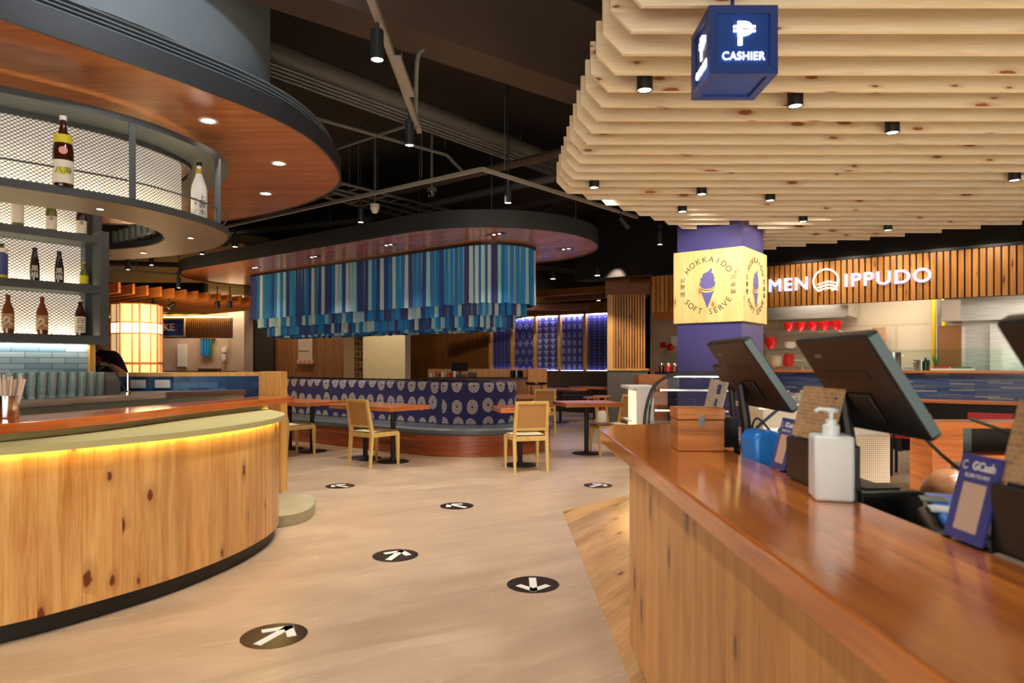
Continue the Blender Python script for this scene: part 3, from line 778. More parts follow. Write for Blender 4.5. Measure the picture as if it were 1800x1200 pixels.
# labels face the camera: local -x points to camera => rotate so
def bot(kind, px, z, d, label, h, txt=None):
    x, y = shelfpt(px, d)
    t, R0 = bottle(kind, x, y, z, label, h)
    t.rotation_euler.z = math.atan2(-y, -x) + math.pi
    if txt:
        for s_, sz, dz, mt in txt: glyph(t, s_, sz, 0, dz * h, R0, mt)
    return t
M['label_brown'] = plain('label_brown', srgb(180, 140, 96), .7, noise=.4, nscale=60)
KB = ('brown', 'bottle_brown', 'bottle_brown', [(.12, .50, 'label_brown')])
bot(KB, 14, 1.462, .11, 'brown bottle with a patterned tan label on the bottom shelf, left one of the pair', .262, [('久', .07, .3, 'label_white')])
bot(KB, 74, 1.462, .11, 'brown bottle with a patterned tan label on the bottom shelf, right one of the pair', .262, [('久', .07, .3, 'label_white')])
bot(('brown', 'bottle_darkbrown', 'white', [(.07, .52, 'label_white')]), 141, 1.462, .11, 'dark brown bottle with a white label of black brush characters, bottom shelf right end', .262, [('白', .045, .40, 'ink'), ('元', .045, .20, 'ink')])
bot(('brown', 'bottle_green', 'black', [(.10, .72, 'label_blue', 80), (.02, .10, 'label_yellow', 80), (.74, .86, 'label_white', 80)]), 3, 1.827, .11, 'bottle with a blue label cut off at the left edge, middle shelf', .235)
bot(('slim', 'bottle_black', 'black', []), 61, 1.827, .11, 'slim black bottle with white characters on the middle shelf, left of two', .233, [('黒', .045, .36, 'label_white'), ('梅', .045, .17, 'label_white')])
bot(('slim', 'bottle_black', 'black', []), 104, 1.827, .11, 'slim black bottle with white characters on the middle shelf, right of two', .228, [('黒', .045, .36, 'label_white'), ('梅', .045, .17, 'label_white')])
bot(('small', 'bottle_green', 'gold', [(.06, .42, 'label_yellow')]), 148, 1.827, .11, 'small green bottle with a yellow label at the right end of the middle shelf', .17)
bot(('wine', 'bottle_green', 'black', [(.10, .62, 'label_white')]), 31, 2.183, .11, 'green bottle with a white label, left of three on the top shelf', .29)
bot(('wine', 'bottle_green', 'black', [(.06, .40, 'label_white')]), 90, 2.183, .11, 'green bottle with a white label, middle of three on the top shelf', .27, [('酒', .028, .33, 'ink')])
bot(('wine', 'bottle_darkbrown', 'black', [(.06, .40, 'label_white')]), 143, 2.183, .11, 'dark bottle with a white label, right of three on the top shelf', .27, [('酒', .028, .33, 'ink')])

# backsplash below the shelf
bs = thing('backsplash', 'pale glazed tile backsplash with wooden edge under the bottle shelf', 'backsplash', (RX, RY, 0), ANG_V)
MB().box(-1.9, -.018, .33, .36, 1.03, 1.40).build('tiled_panel', 'tile_pale', bs, smooth=0)
MB().box(-.017, .024, .30, .36, 1.03, 1.40).build('edge_trim', 'pine_post', bs)
MB().box(-1.9, -.03, .30, .315, 1.385, 1.395).build('led_strip', 'e_tube', bs)

# ============================================================ ROUND SHELF WITH RAILING
ro = smoothline([(-3.9, 2.85), (-3.4, 3.2), (-2.78, 3.70), (-2.34, 4.16), (-2.15, 4.62), (-2.11, 5.0), (-2.2, 5.3), (-2.45, 5.68), (-2.75, 5.94), (-3.15, 6.17), (-3.7, 6.35), (-4.3, 6.3)], 5)
ri = smoothline([(-4.2, 3.3), (-3.75, 3.55), (-3.12, 4.05), (-2.75, 4.4), (-2.61, 4.75), (-2.60, 5.0), (-2.68, 5.25), (-2.88, 5.5), (-3.1, 5.65), (-3.38, 5.76), (-3.8, 5.85), (-4.3, 5.8)], 5)
rs_ = thing('round_shelf', 'curved charcoal bottle gallery with railing hung under the round ceiling panel', 'shelf', (-2.6, 4.8, 2.2))
M['gal_under'] = plain('gallery_underside', srgb(122, 104, 88), .5)
rel(loft(MB(), ro, ri, 2.228, 2.27, 55), rs_).build('shelf_plate', 'charcoal', rs_, smooth=40)
rel(loft(MB(), offset(ro, .015), offset(ri, -.01), 2.224, 2.2285, 55), rs_).build('underside_panel', 'gal_under', rs_, smooth=40)
ri2 = offset(ro, .26)
rel(loft(MB(), ro, ri2, 2.73, 2.77, 55), rs_).build('top_plate', 'charcoal', rs_, smooth=40)
rel(MB().tube([(x, y, 2.375) for x, y in offset(ro, .012)], .006, 6), rs_).build('rail', 'charcoal', rs_)
def onro(px):
    best = None
    for k in range(len(ro) - 1):
        (ax, ay), (bx, by) = ro[k], ro[k + 1]; k_ = (px - CX) / F
        den = (bx - ax) - k_ * (by - ay)
        if abs(den) < 1e-9: continue
        s_ = (k_ * ay - ax) / den
        if 0 <= s_ <= 1 and best is None: best = (ax + (bx - ax) * s_, ay + (by - ay) * s_)
    return best
for px in (237, 386):
    x, y = onro(px); x -= .015
    rel(MB().box(x - .018, x + .018, y - .018, y + .018, 2.27, 2.73, rz=.6), rs_).build('post', 'charcoal', rs_)
ml = [p for p in offset(ro, .26)]
ml = ml[4:33]
rel(MB().strip(ml, 2.27, 2.70), rs_).build('mesh_screen', 'meshwire', rs_, smooth=60)
rel(MB().strip(offset(ml, .07), 2.27, 2.73, .01), rs_).build('back_panel', 'e_back', rs_, smooth=60)
rel(MB().strip(offset(ml, .03), 2.271, 2.277, .012), rs_).build('led_strip', 'e_shelf', rs_, smooth=60)
rel(MB().strip(offset(ml, .0), 2.70, 2.73, .02), rs_).build('mesh_top_rail', 'charcoal', rs_, smooth=60)
BIG = ('big', 'bottle_darkbrown', 'white', [(.04, .36, 'label_white', 75), (.60, .72, 'label_yellow', 75, 0, .047)])
k_ = (111 - CX) / F
x, y = k_ * 3.93, 3.93
t, R0 = bottle(BIG, x, y, 2.271, 'large dark brown sake bottle with white and yellow labels on the upper gallery', .41)
t.rotation_euler.z = math.atan2(-y, -x) + math.pi
glyph(t, '八海', .042, 0, .085, R0, 'ink')
MB().lathe([(.022, 0), (.022, .0015)], 18).xf(face((-(R0 + .0005), 0, .20), (0, -1, 0), (0, 0, 1))).build('round_sticker', 'label_pink', t)
MB().lathe([(.030, 0), (.030, .001)], 18).xf(face((-(R0 + .0006), 0, .085), (0, -1, 0), (0, 0, 1)) @ Matrix.Diagonal((1, .75, 1, 1))).build('round_sticker', 'label_yellow', t)
k_ = (350 - CX) / F
x, y = k_ * 4.80, 4.80
t, R0 = bottle(('big', 'bottle_white', 'black', [(.74, .88, 'gold', 170, 0, .022)]), x, y, 2.271, 'large white bottle with gold neck at the right end of the upper gallery', .40)
t.rotation_euler.z = math.atan2(-y, -x) + math.pi
glyph(t, '上', .05, -.02, .14, R0 - .004, 'ink'); glyph(t, '善', .05, -.02, .09, R0 - .002, 'ink'); glyph(t, '水', .05, -.02, .04, R0 - .002, 'ink')
glyph(t, '梅', .022, .022, .13, R0 - .004, 'red'); glyph(t, '酒', .022, .022, .10, R0 - .004, 'red')
# glasses on the gallery behind the hole
for i in range(7):
    px = 203 + i * 10.5; Yg = 5.75 - .07 * i; x = (px - CX) / F * Yg
    o = MB().lathe([(.03, 0), (.034, .1), (.032, .1), (.028, .006)], 12).build('drinking_glass', 'tumbler', loc=(x, Yg, 2.2705), **T('short glass on the rear of the upper gallery, %s from the left' % names[i], 'glass', 'short glasses on the upper gallery'))

def lens(px, py, z, label, r=.055, kind='round', power=0, group='downlights in the round ceiling panel', ring='white'):
    x, y, _ = PZ(px, py, z)
    t = thing('downlight', label, 'downlight', (x, y, z), 0 if kind == 'round' else ANG_U, group)
    if kind == 'round':
        MB().lathe([(r * .72, -.004), (r, -.004), (r, 0)], 24, cap=False).build('trim_ring', ring, t)
        MB().lathe([(.001, -.0025), (r * .72, -.0025)], 24, cap=False).build('lens', 'e_lamp', t)
        MB().lathe([(r * .15, -.0045), (r * .25, -.0045)], 16, cap=False).lathe([(r * .42, -.0045), (r * .5, -.0045)], 20, cap=False).build('baffle', ring, t)
    else:
        MB().box(-.12, .12, -.06, .06, -.004, 0).build('trim_ring', 'black', t)
        for s_ in (-.045, .045): MB().lathe([(.001, -.0055), (.02, -.0055)], 16, (s_, 0, 0), cap=False).build('lens', 'e_lamp', t)
    if power:
        spot((x, y, z - .02), power, size=95, blend=.6, color=WARM, radius=.04)
    return t
for px, py, lb in ((176, 367, 'small downlight in the underside of the gallery, leftmost'), (335, 418, 'small downlight in the underside of the gallery near its rounded tip'), (252, 444, 'small downlight in the rear underside of the gallery')):
    lens(px, py, 2.224, lb, .028, power=8, group='small downlights under the bottle gallery', ring='chrome')
# ============================================================ ROUND CEILING PANEL ABOVE BAR
c1 = smoothline([(-3.1, 2.55), (-2.5, 3.34), (-1.95, 4.13), (-1.60, 4.77), (-1.48, 5.4), (-1.54, 6.16), (-1.77, 6.71), (-2.22, 7.26), (-2.79, 7.73), (-3.36, 8.06), (-4.2, 8.3), (-5.3, 8.1), (-6.2, 7.2), (-6.6, 5.5), (-6.2, 3.8), (-5.2, 2.6), (-4.0, 2.2)], 6, True)
cp = thing('ceiling_panel', 'oval wood-faced ceiling panel with dark edge over the curved bar', 'ceiling panel', (-3.8, 5.2, 2.95))
rel(MB().prism(offset(c1, .02, True), 2.951, 3.05, 0), cp).build('wood_soffit', 'soffit_wood', cp, smooth=40)
rel(MB().strip(c1, 2.945, 3.085, .02, closed=True), cp).build('edge_band', 'fascia', cp, smooth=60)
gi = offset(c1, .07, True)
for k in range(4):
    rel(MB().strip(gi, 3.095 + k * .024, 3.103 + k * .024, .02, closed=True), cp).build('grille_slat', 'bluegrey', cp, smooth=60)
rel(MB().strip(offset(c1, .10, True), 3.05, 3.19, .02, closed=True), cp).build('grille_back', 'fascia', cp, smooth=60)
rel(MB().prism(offset(c1, .06, True), 3.19, 3.20), cp).build('top_board', 'bluegrey', cp, smooth=40)
dr = [(-3.6 + 1.76 * math.cos(2 * math.pi * k / 64), 4.9 + 1.76 * math.sin(2 * math.pi * k / 64)) for k in range(64)]
rel(MB().prism(dr, 3.20, 4.29), cp).build('drum', 'bluegrey', cp, smooth=40)
for px, py, lb in ((366, 212, 'round recessed downlight in the oval wood panel, nearest of the row'), (490, 287, 'round recessed downlight in the oval wood panel, rightmost'), (467, 340, 'round recessed downlight in the oval wood panel, farthest'), (120, 140, '')):
    if lb: lens(px, py, 2.951, lb, .064, power=26)
# ============================================================ CEILING PANEL 2 + CURTAIN
def stadium(a0, a1, b, r, n=14):
    out = []
    for k in range(n + 1):
        an = -math.pi / 2 + math.pi * k / n; out.append(AB(a1 + r * math.cos(an), b + r * math.sin(an)))
    for k in range(n + 1):
        an = math.pi / 2 + math.pi * k / n; out.append(AB(a0 + r * math.cos(an), b + r * math.sin(an)))
    return out
c2 = stadium(-11.9, -6.36, 7.7, 1.6, 24)
cp2 = thing('ceiling_panel', 'long oval wood-faced ceiling panel with black edge above the blue curtain', 'ceiling panel', (*AB(-9, 7.7), 2.95))
so = rel(MB().prism(offset(c2, .02, True), 2.951, 3.05), cp2).build('wood_soffit', 'soffit_wood', cp2, smooth=40)
for ll in so.data.uv_layers[0].data:
    u_, v_ = ll.uv; ll.uv = (u_ * CU - v_ * SU, u_ * SU + v_ * CU)
rel(MB().strip(c2, 2.94, 3.16, .02, closed=True), cp2).build('edge_band', 'fascia', cp2, smooth=60)
rel(MB().prism(offset(c2, .02, True), 3.15, 3.16), cp2).build('top_board', 'black', cp2, smooth=40)
for i, (px, py, lb) in enumerate(((448, 470, 'leftmost'), (551, 451, 'second from the left'), (683, 430, 'middle'), (873, 411, 'fourth from the left'), (995, 437, 'rightmost'))):
    lens(px, py, 2.951, 'twin square downlight in the long oval panel, ' + lb, kind='sq', power=30 if i else 14, group='twin downlights in the long oval panel')
cur = thing('tiered_curtain', 'big tiered pleated curtain in blue and white stripes hanging over the banquette', 'curtain', (*AB(-9, 7.8), 2.95))
rel(MB().strip(stadium(-11.6, -6.35, 7.82, .62, 24), 2.915, 2.95, .02, closed=True), cur).build('curtain_rail', 'black', cur, smooth=60)
def tier(r, z0, z1, seed, a0=-11.6, a1=-6.35):
    random.seed(seed)
    base = stadium(a0, a1, 7.82, r, 24)
    # resample
    d = [0]; n = len(base); pts = base + [base[0]]
    for k in range(n): d.append(d[-1] + math.dist(pts[k], pts[k + 1]))
    step = .046; N = int(d[-1] / step) // 2 * 2; out = []
    j = 0
    for i in range(N):
        t = d[-1] * i / N
        while d[j + 1] < t: j += 1
        f_ = (t - d[j]) / (d[j + 1] - d[j]); p = (pts[j][0] + (pts[j + 1][0] - pts[j][0]) * f_, pts[j][1] + (pts[j + 1][1] - pts[j][1]) * f_)
        out.append((p, (pts[j + 1][0] - pts[j][0], pts[j + 1][1] - pts[j][1])))
    Q = []
    for i, (p, tg) in enumerate(out):
        L = math.hypot(*tg); nx, ny = tg[1] / L, -tg[0] / L
        w_ = (.013 if i % 2 else -.013) + random.uniform(-.003, .003)
        Q.append((p[0] + nx * w_, p[1] + ny * w_, p[0] + nx * w_ * 1.5 + random.uniform(-.004, .004), p[1] + ny * w_ * 1.5 + random.uniform(-.004, .004)))
    m = MB(); last = -1; col_ = 0; run = 0
    for i in range(N):
        a, b = Q[i], Q[(i + 1) % N]
        if run <= 0:
            c_ = random.choice([0, 1, 3, 4, 0, 1, 3]) if col_ in (2, 5) else random.choice([2, 5, 2, 5, 0, 3, 4])
            if c_ == col_: c_ = (c_ + 1) % 6
            col_ = c_; run = 1 if col_ in (2, 5) else random.choice([1, 1, 1, 2])
        run -= 1
        zb = z0 + random.uniform(-.008, .008)
        m.quad([(a[2], a[3], zb), (b[2], b[3], zb), (b[0], b[1], z1), (a[0], a[1], z1)], col_)
    rel(m, cur).build('curtain_tier', ['noren%d' % k for k in range(6)], cur, smooth=0)
tier(.60, 2.11, 2.93, 3); tier(.49, 1.95, 2.93, 4, -11.55, -6.38); tier(.38, 1.79, 2.93, 5, -11.45, -6.45); tier(.27, 1.755, 2.93, 6, -11.4, -6.5)
random.seed(11)
# ============================================================ BANQUETTE ISLAND
bq = thing('banquette', 'oval banquette with navy ring-patterned back, grey leather seat and wooden base', 'sofa', (*AB(-9, 7.8), 0))
A0, A1, BC = -12.2, -6.75, 7.8
base = stadium(A0, A1, BC, 1.17, 20)
rel(MB().strip(base, .012, .295, .04, closed=True), bq).build('wooden_base', 'bench_wood', bq, smooth=60)
rel(MB().strip(offset(base, -.012, True), .0, .012, .03, closed=True), bq).build('base_trim', 'cream', bq, smooth=60)
outp = stadium(A0, A1, BC, 1.21, 20); 
m = MB()
prof = [(1.14, .296), (1.20, .30), (1.215, .33), (1.215, .37), (1.19, .395), (1.13, .405), (.62, .40)]
rows = [stadium(A0, A1, BC, r, 20) for r, _ in prof]
for j in range(len(prof) - 1):
    n = len(rows[0]); 
    for k in range(n):
        k2 = (k + 1) % n
        m.quad([(*rows[j][k], prof[j][1]), (*rows[j][k2], prof[j][1]), (*rows[j + 1][k2], prof[j + 1][1]), (*rows[j + 1][k], prof[j + 1][1])])
bm_ = m
o = rel(m, bq).build('seat_cushion', 'leather', bq, smooth=70)
o.data.validate()
prof = [(.66, .41), (.66, .96), (.645, .99), (.61, 1.0), (.40, 1.0)]
m = MB(); rows = [stadium(A0, A1, BC, r, 20) for r, _ in prof]
ds = [0]
for k in range(len(rows[0])): ds.append(ds[-1] + math.dist(rows[0][k], rows[0][(k + 1) % len(rows[0])]))
zz = [0, .55, .59, .64, .85]
for j in range(len(prof) - 1):
    n = len(rows[0])
    for k in range(n):
        k2 = (k + 1) % n
        m.quad([(*rows[j][k], prof[j][1]), (*rows[j][k2], prof[j][1]), (*rows[j + 1][k2], prof[j + 1][1]), (*rows[j + 1][k], prof[j + 1][1])], 0, [(ds[k], zz[j]), (ds[k + 1], zz[j]), (ds[k + 1], zz[j + 1]), (ds[k], zz[j + 1])])
rel(m, bq).build('backrest', 'upholstery', bq, smooth=70)
rel(MB().prism(stadium(A0, A1, BC, .61, 20), .3, .985), bq).build('inner_box', 'navy', bq, smooth=40)

# ============================================================ TABLES AND CHAIRS
def ptable(x, y, rz, w_, d_, label, legs=1, h=.73, grp='dining tables around the banquette'):
    t = thing('dining_table', label, 'table', (x, y, 0), rz, grp)
    MB().box(-w_ / 2, w_ / 2, -d_ / 2, d_ / 2, h - .055, h).build('tabletop', 'table_wood', t, bevel=.004)
    xs = [0] if legs == 1 else [-.27, .27]
    for q in xs:
        pd = MB().lathe([(.032, .015), (.032, h - .06)], 16, (q, 0, 0)).build('pedestal', 'black', t)
        MB().lathe([(.205, 0), (.205, .008), (.19, .016), (.04, .03), (.033, .05)], 32, (q, 0, 0)).build('base_plate', 'black', t)
        MB().box(q - .15, q + .15, -.03, .03, h - .066, h - .0555).build('top_bracket', 'black', t)
    return t
ptable(*AB(-6.85, 6.04), ANG_U, 1.2, .68, 'wide twin-pedestal wooden table by the banquette, right of the bar, chair pushed in', 2)
ptable(*AB(-8.55, 6.04), ANG_U, 1.2, .68, 'twin-pedestal wooden table half hidden behind the end of the bar', 2)
ptable(.10, 8.50, R(12), .62, .66, 'small square wooden table at the rounded end of the banquette')
ptable(1.05, 9.62, R(12), .80, .70, 'wooden pedestal table standing alone right of the banquette')
ptable(.06, 11.85, R(5), .6, .6, 'wooden pedestal table partly hidden behind the right end of the banquette')
def make_chair(label):
    t = thing('dining_chair', label, 'chair', (0, 0, 0), 0, 'pale wooden chairs with cane backs')
    W, D = .195, .21
    for s_ in (-1, 1):
        # rear leg continues into back post (back at -y)
        p = [(s_ * W, -D - .03, 0), (s_ * W, -D, .40), (s_ * W * .98, -D - .005, .46), (s_ * W * .93, -D - .075, .83)]
        m = MB(); hw = [.014, .019, .019, .015]
        for k in range(3):
            a, b = p[k], p[k + 1]; r0, r1 = hw[k], hw[k + 1]
            m.hexa([(a[0] - r0, a[1] - r0, a[2]), (a[0] + r0, a[1] - r0, a[2]), (a[0] + r0, a[1] + r0, a[2]), (a[0] - r0, a[1] + r0, a[2]),
                    (b[0] - r1, b[1] - r1, b[2]), (b[0] + r1, b[1] - r1, b[2]), (b[0] + r1, b[1] + r1, b[2]), (b[0] - r1, b[1] + r1, b[2])])
        m.build('leg', 'chair_wood', t)
        m = MB(); r0, r1 = .012, .02; x0 = s_ * (W + .005)
        m.hexa([(x0 - r0, D - r0, 0), (x0 + r0, D - r0, 0), (x0 + r0, D + r0, 0), (x0 - r0, D + r0, 0), (x0 - r1, D - .01 - r1, .41), (x0 + r1, D - .01 - r1, .41), (x0 + r1, D - .01 + r1, .41), (x0 - r1, D - .01 + r1, .41)])
        m.build('leg', 'chair_wood', t)
    m = MB().box(-W, W, D - .03, D + .01, .365, .42).box(-W, W, -D - .01, -D + .02, .365, .42)
    m.box(-W - .012, -W + .014, -D, D, .365, .42).box(W - .014, W + .012, -D, D, .365, .42)
    m.build('seat_frame', 'chair_wood', t, bevel=.003)
    m = MB(); n = 6
    for i in range(n):
        for j in range(n):
            q = []
            for a, b in ((i, j), (i + 1, j), (i + 1, j + 1), (i, j + 1)):
                x, y = -W + 2 * W * a / n, -D + .01 + (2 * D - .0) * b / n
                q.append((x, y, .432 - .016 * math.sin(math.pi * a / n) * math.sin(math.pi * b / n)))
            m.quad(q)
    m.box(-W, W, -D + .01, D + .01, .40, .415)
    m.build('seat', 'seat_weave', t, smooth=70)
    def bk(z): return -D - .005 - .07 * (z - .46) / .37
    for z0, z1 in ((.795, .83), (.485, .515)):
        y0, y1 = bk(z0), bk(z1); m = MB()
        m.hexa([(-W, y0 - .012, z0), (W, y0 - .012, z0), (W, y0 + .012, z0), (-W, y0 + .012, z0), (-W, y1 - .012, z1), (W, y1 - .012, z1), (W, y1 + .012, z1), (-W, y1 + .012, z1)])
        m.build('back_rail', 'chair_wood', t, bevel=.003)
    y0, y1 = bk(.51), bk(.80)
    MB().hexa([(-W + .015, y0 - .004, .51), (W - .015, y0 - .004, .51), (W - .015, y0 + .004, .51), (-W + .015, y0 + .004, .51), (-W + .015, y1 - .004, .80), (W - .015, y1 - .004, .80), (W - .015, y1 + .004, .80), (-W + .015, y1 + .004, .80)]).build('backrest', 'rattan', t)
    return t
ch = make_chair('pale wooden cane-back chair tucked at the wide table, seen from behind at an angle')
ch.location = (*AB(-6.58, 5.73), 0); ch.rotation_euler.z = ANG_U
GC = 'pale wooden chairs with cane backs'
dup(ch, (*AB(-8.17, 5.64), 0), ANG_U, 'pale wooden cane-back chair half hidden by the end post of the bar', GC)
dup(ch, (.165, 8.14, 0), R(14), 'pale wooden cane-back chair seen from behind at the rounded end of the banquette', GC)
dup(ch, (1.36, 9.52, 0), R(102), 'pale wooden cane-back chair seen side-on beside the end of the cashier counter', GC)
dup(ch, (.50, 12.1, 0), R(15), 'far pale wooden chair showing above the chair at the banquette end', GC)
# ============================================================ CASHIER COUNTER
cc = thing('cashier_counter', 'cashier counter with glossy wooden top and knotty panelled front in the right foreground', 'counter', (.65, 1.5, 0))
top = [(.46, -1.2), (.84, -1.2), (.84, 3.05), (1.22, 3.05), (1.22, 3.84), (.935, 3.84), (.55, 3.76), (.44, 3.44), (.45, 2.0)]
tp = MB().prism(top, .862, .92)
o = rel(tp, cc).build('countertop', 'cashier_top', cc, bevel=.006, smooth=30)
for p in o.data.polygons:
    if abs(p.normal.z) < .5:
        for li in p.loop_indices:
            u_, v_ = o.data.uv_layers[0].data[li].uv; o.data.uv_layers[0].data[li].uv = (v_, u_)
rel(MB().prism([(.49, -1.0), (.74, -1.0), (.80, 2.95), (1.15, 2.95), (1.15, 3.25), (.9, 3.25), (.49, 2.86)], .085, .861), cc).build('front_panel', 'cashier_front', cc, smooth=30, bevel=.012)
rel(MB().prism([(.53, -1.0), (.72, -1.0), (.77, 2.9), (1.1, 2.9), (1.1, 3.2), (.92, 3.2), (.53, 2.82)], .0045, .085), cc).build('kick_plate', 'black', cc, smooth=30)
dk = thing('staff_desk', 'low dark staff desk behind the cashier counter carrying the tills', 'desk', (1.15, 1.3, 0))
rel(MB().box(.85, 1.42, -1.0, 2.9, .76, .79), dk).build('desktop', 'black', dk, bevel=.003)
rel(MB().box(.86, .88, -1.0, 2.9, .0045, .76), dk).build('modesty_panel', 'black', dk)
for y in (-.9, 1.0, 2.8): rel(MB().box(1.36, 1.40, y, y + .04, .0045, .76), dk).build('leg', 'black', dk)

# wooden chest
ck = thing('wooden_box', 'small square brown wooden box with a metal clasp on the counter corner', 'box', (.725, 2.68, .921), R(-3))
MB().box(-.088, .088, -.08, .08, 0, .118).build('box_body', 'box_wood', ck, bevel=.003)
MB().box(-.09, .09, -.082, .082, .120, .163).build('lid', 'box_wood', ck, bevel=.003)
cl = MB().box(-.012, .012, -.087, -.0825, .095, .14).lathe([(.012, 0), (.012, .006)], 14)
cl.build('clasp', 'chrome', ck)
# sanitizer
sz = thing('pump_bottle', 'square white pump bottle of hand sanitiser standing on the counter edge', 'bottle', (.785, 1.68, .921), R(-14))
MB().box(-.045, .045, -.045, .045, 0, .158).build('bottle_body', 'white_plastic', sz, bevel=.008)
MB().lathe([(.020, .158), (.020, .180), (.013, .184), (.013, .195), (.006, .197), (.006, .212)], 18).build('collar', 'white_plastic', sz)
MB().lathe([(.014, .212), (.018, .218), (.012, .223)], 16).tube([(0, 0, .218), (-.028, 0, .220), (-.036, 0, .214)], .0045, 8).build('pump_head', 'white_plastic', sz)

# POS terminals : back faces -x, top leans to -x
M['pos_logo'] = plain('pos_logo_plate', srgb(120, 108, 98), .4)
def pos(yn, w_, xt, zt, xb, zb, label, n):
    yc = yn + w_ / 2; bx, bz = (xt + xb) / 2, (zt + zb) / 2
    t = thing('pos_terminal', label, 'till', (bx, yc, .791), 0, 'point of sale terminals on the cashier counter')
    L = math.hypot(xb - xt, zt - zb); an = math.atan2(xb - xt, zt - zb)  # lean
    # local frame: up vector (-sin,0,cos), normal towards customer (-cos,0,-sin)
    upv = Vector((-math.sin(an), 0, math.cos(an))); nv = Vector((-math.cos(an), 0, -math.sin(an)))
    mt = Matrix((Vector((0, 1, 0)), upv, nv)).transposed().to_4x4(); mt.translation = (0, 0, bz - .791)
    MB().box(-w_ / 2, w_ / 2, -L / 2, L / 2, -.032, 0).xf(mt).build('monitor', ['pos_black'], t, bevel=.008)
    MB().box(-w_ / 2 - .0015, -w_ / 2 + .006, -L / 2 + .01, L / 2 - .01, -.028, -.004).xf(mt).build('side_trim', 'pos_side', t, bevel=.001)
    MB().box(-w_ / 2 + .016, w_ / 2 - .016, -L / 2 + .02, L / 2 - .02, -.0335, -.0322).xf(mt).build('screen', 'black_gloss', t)
    MB().box(w_ / 2 - .11, w_ / 2 - .075, L / 2 - .055, L / 2 - .045, -.0005, .0008).xf(mt).build('badge', 'pos_logo', t)
    MB().box(-.05, .05, -.10, -.02, .0005, .008).xf(mt).build('rear_housing', 'black', t, bevel=.003)
    MB().box(-.10, .12, .02, .045, .0005, .002).xf(mt).build('vent_plate', 'black', t)
    MB().tube([(.015, .10, bz - .791 - .03), (.04, .11, .24), (.05, .11, .10), (.05, .11, .02)], [.018, .018, .022, .035], 10).build('stand_arm', 'pos_black', t)
    MB().box(-.0, .24, -.0, .19, 0, .03).build('stand_base', 'pos_black', t, bevel=.01)
    return t
pos(2.25, .42, .757, 1.33, .925, 1.087, 'black till monitor seen from behind, farthest of the three, next to the wooden box', 0)
pos(1.50, .38, .775, 1.315, .925, 1.078, 'large black till monitor seen from behind, between box and white pump bottle', 1)
pos(.73, .385, .785, 1.318, .935, 1.08, 'black till monitor cut off by the right edge of the photo', 2)
# rear customer displays
for (x, y, z, lb) in ((.86, 2.74, 1.20, 'small dark customer display behind the farthest till'), (.90, 1.08, 1.165, 'dark customer display below the monitor at the right edge')):
    t = thing('customer_display', lb, 'display', (x, y, .791), 0, 'customer displays')
    m4 = Matrix.Translation((0, 0, z - .791)) @ Matrix.Rotation(R(-32), 4, 'Y')
    MB().box(-.012, .012, -.10, .06, -.06, .06).xf(m4).build('display_head', 'pos_black', t, bevel=.004)
    MB().tube([(.02, 0, z - .791 - .03), (.06, .02, 0)], .012, 8).build('display_pole', 'pos_black', t)
def stand(name, y, w_, h_, x, lean, mat, label, cat, z=.921, grp=None, txt=True, rz=0):
    t = thing(name, label, cat, (x, y, z), rz, grp)
    m4 = Matrix.Rotation(R(lean), 4, 'Y')
    MB().box(-.002, .002, -w_ / 2, w_ / 2, 0.004, h_).xf(m4).build('sign_panel', mat, t, smooth=0)
    MB().box(-.006, .014, -w_ / 2, w_ / 2, 0, .004).build('foot', 'pane', t)
    return t, m4
M['paper_menu'] = card('menu_paper_print', srgb(226, 212, 192))
M['gcash_blue'] = plain('wallet_blue', srgb(34, 50, 140), .4)
M['qr_pale'] = plain('code_panel', srgb(206, 176, 158), .6)
for y, lb in ((2.14, 'small blue payment sign standing on the counter next to the dark till base'), (1.262, 'larger-looking blue payment sign at the right end of the counter edge')):
    t, m4 = stand('payment_sign', y, .108, .165, .832, 14, 'gcash_blue', lb, 'sign', grp='blue payment signs on the counter')
    fm = m4 @ face((-.0026, 0, .144), (0, -1, 0), (0, 0, 1))
    MB().add_mesh(textmesh('GCash', .022, .0004, bev=.0006), fm @ Matrix.Translation((.012, 0, 0))).build('lettering', 'white', t, smooth=0)
    g_ = MB()
    for k in range(14):
        a0, a1 = R(50 + 20 * k), R(70 + 20 * k); ri_, ro_ = .006, .0085
        g_.quad([(ri_ * math.cos(a0), ri_ * math.sin(a0), 0), (ro_ * math.cos(a0), ro_ * math.sin(a0), 0), (ro_ * math.cos(a1), ro_ * math.sin(a1), 0), (ri_ * math.cos(a1), ri_ * math.sin(a1), 0)])
    g_.xf(fm @ Matrix.Translation((-.037, 0, 0.0004))).build('emblem', 'white', t, smooth=0)
    MB().add_mesh(textmesh('SCAN TO PAY', .0105, .0003), m4 @ face((-.0026, 0, .125), (0, -1, 0), (0, 0, 1))).build('lettering', 'white', t, smooth=0)
    MB().box(-.0032, -.0022, -.031, .031, .022, .112).xf(m4).build('paper_panel', 'qr_pale', t, bevel=.0004)
for y, w_, h_, x, lb in ((2.83, .24, .15, .825, 'printed white menu card on a black holder behind the wooden box'),
                         (1.88, .25, .15, .822, 'brown printed menu card on a black holder beside the white pump bottle'),
                         (1.085, .26, .15, .868, 'brown printed menu card on a black holder cut off by the right edge')):
    t, m4 = stand('menu_stand', y, w_, h_, x, 14, 'paper_menu' if y > 2.5 else 'menu_card', lb, 'menu stand', z=1.042, grp='menu cards on the counter')
    MB().box(-.018, .075, -w_ / 2, w_ / 2, -.12, -.001).build('card_holder_box', 'pos_black', t, bevel=.004)
    if y > 2.5: MB().box(-.0032, -.0022, -.055, -.005, .09, .13).box(-.0032, -.0022, -.045, -.015, .02, .07).xf(m4).build('printed_panel', 'label_blue', t, smooth=0)
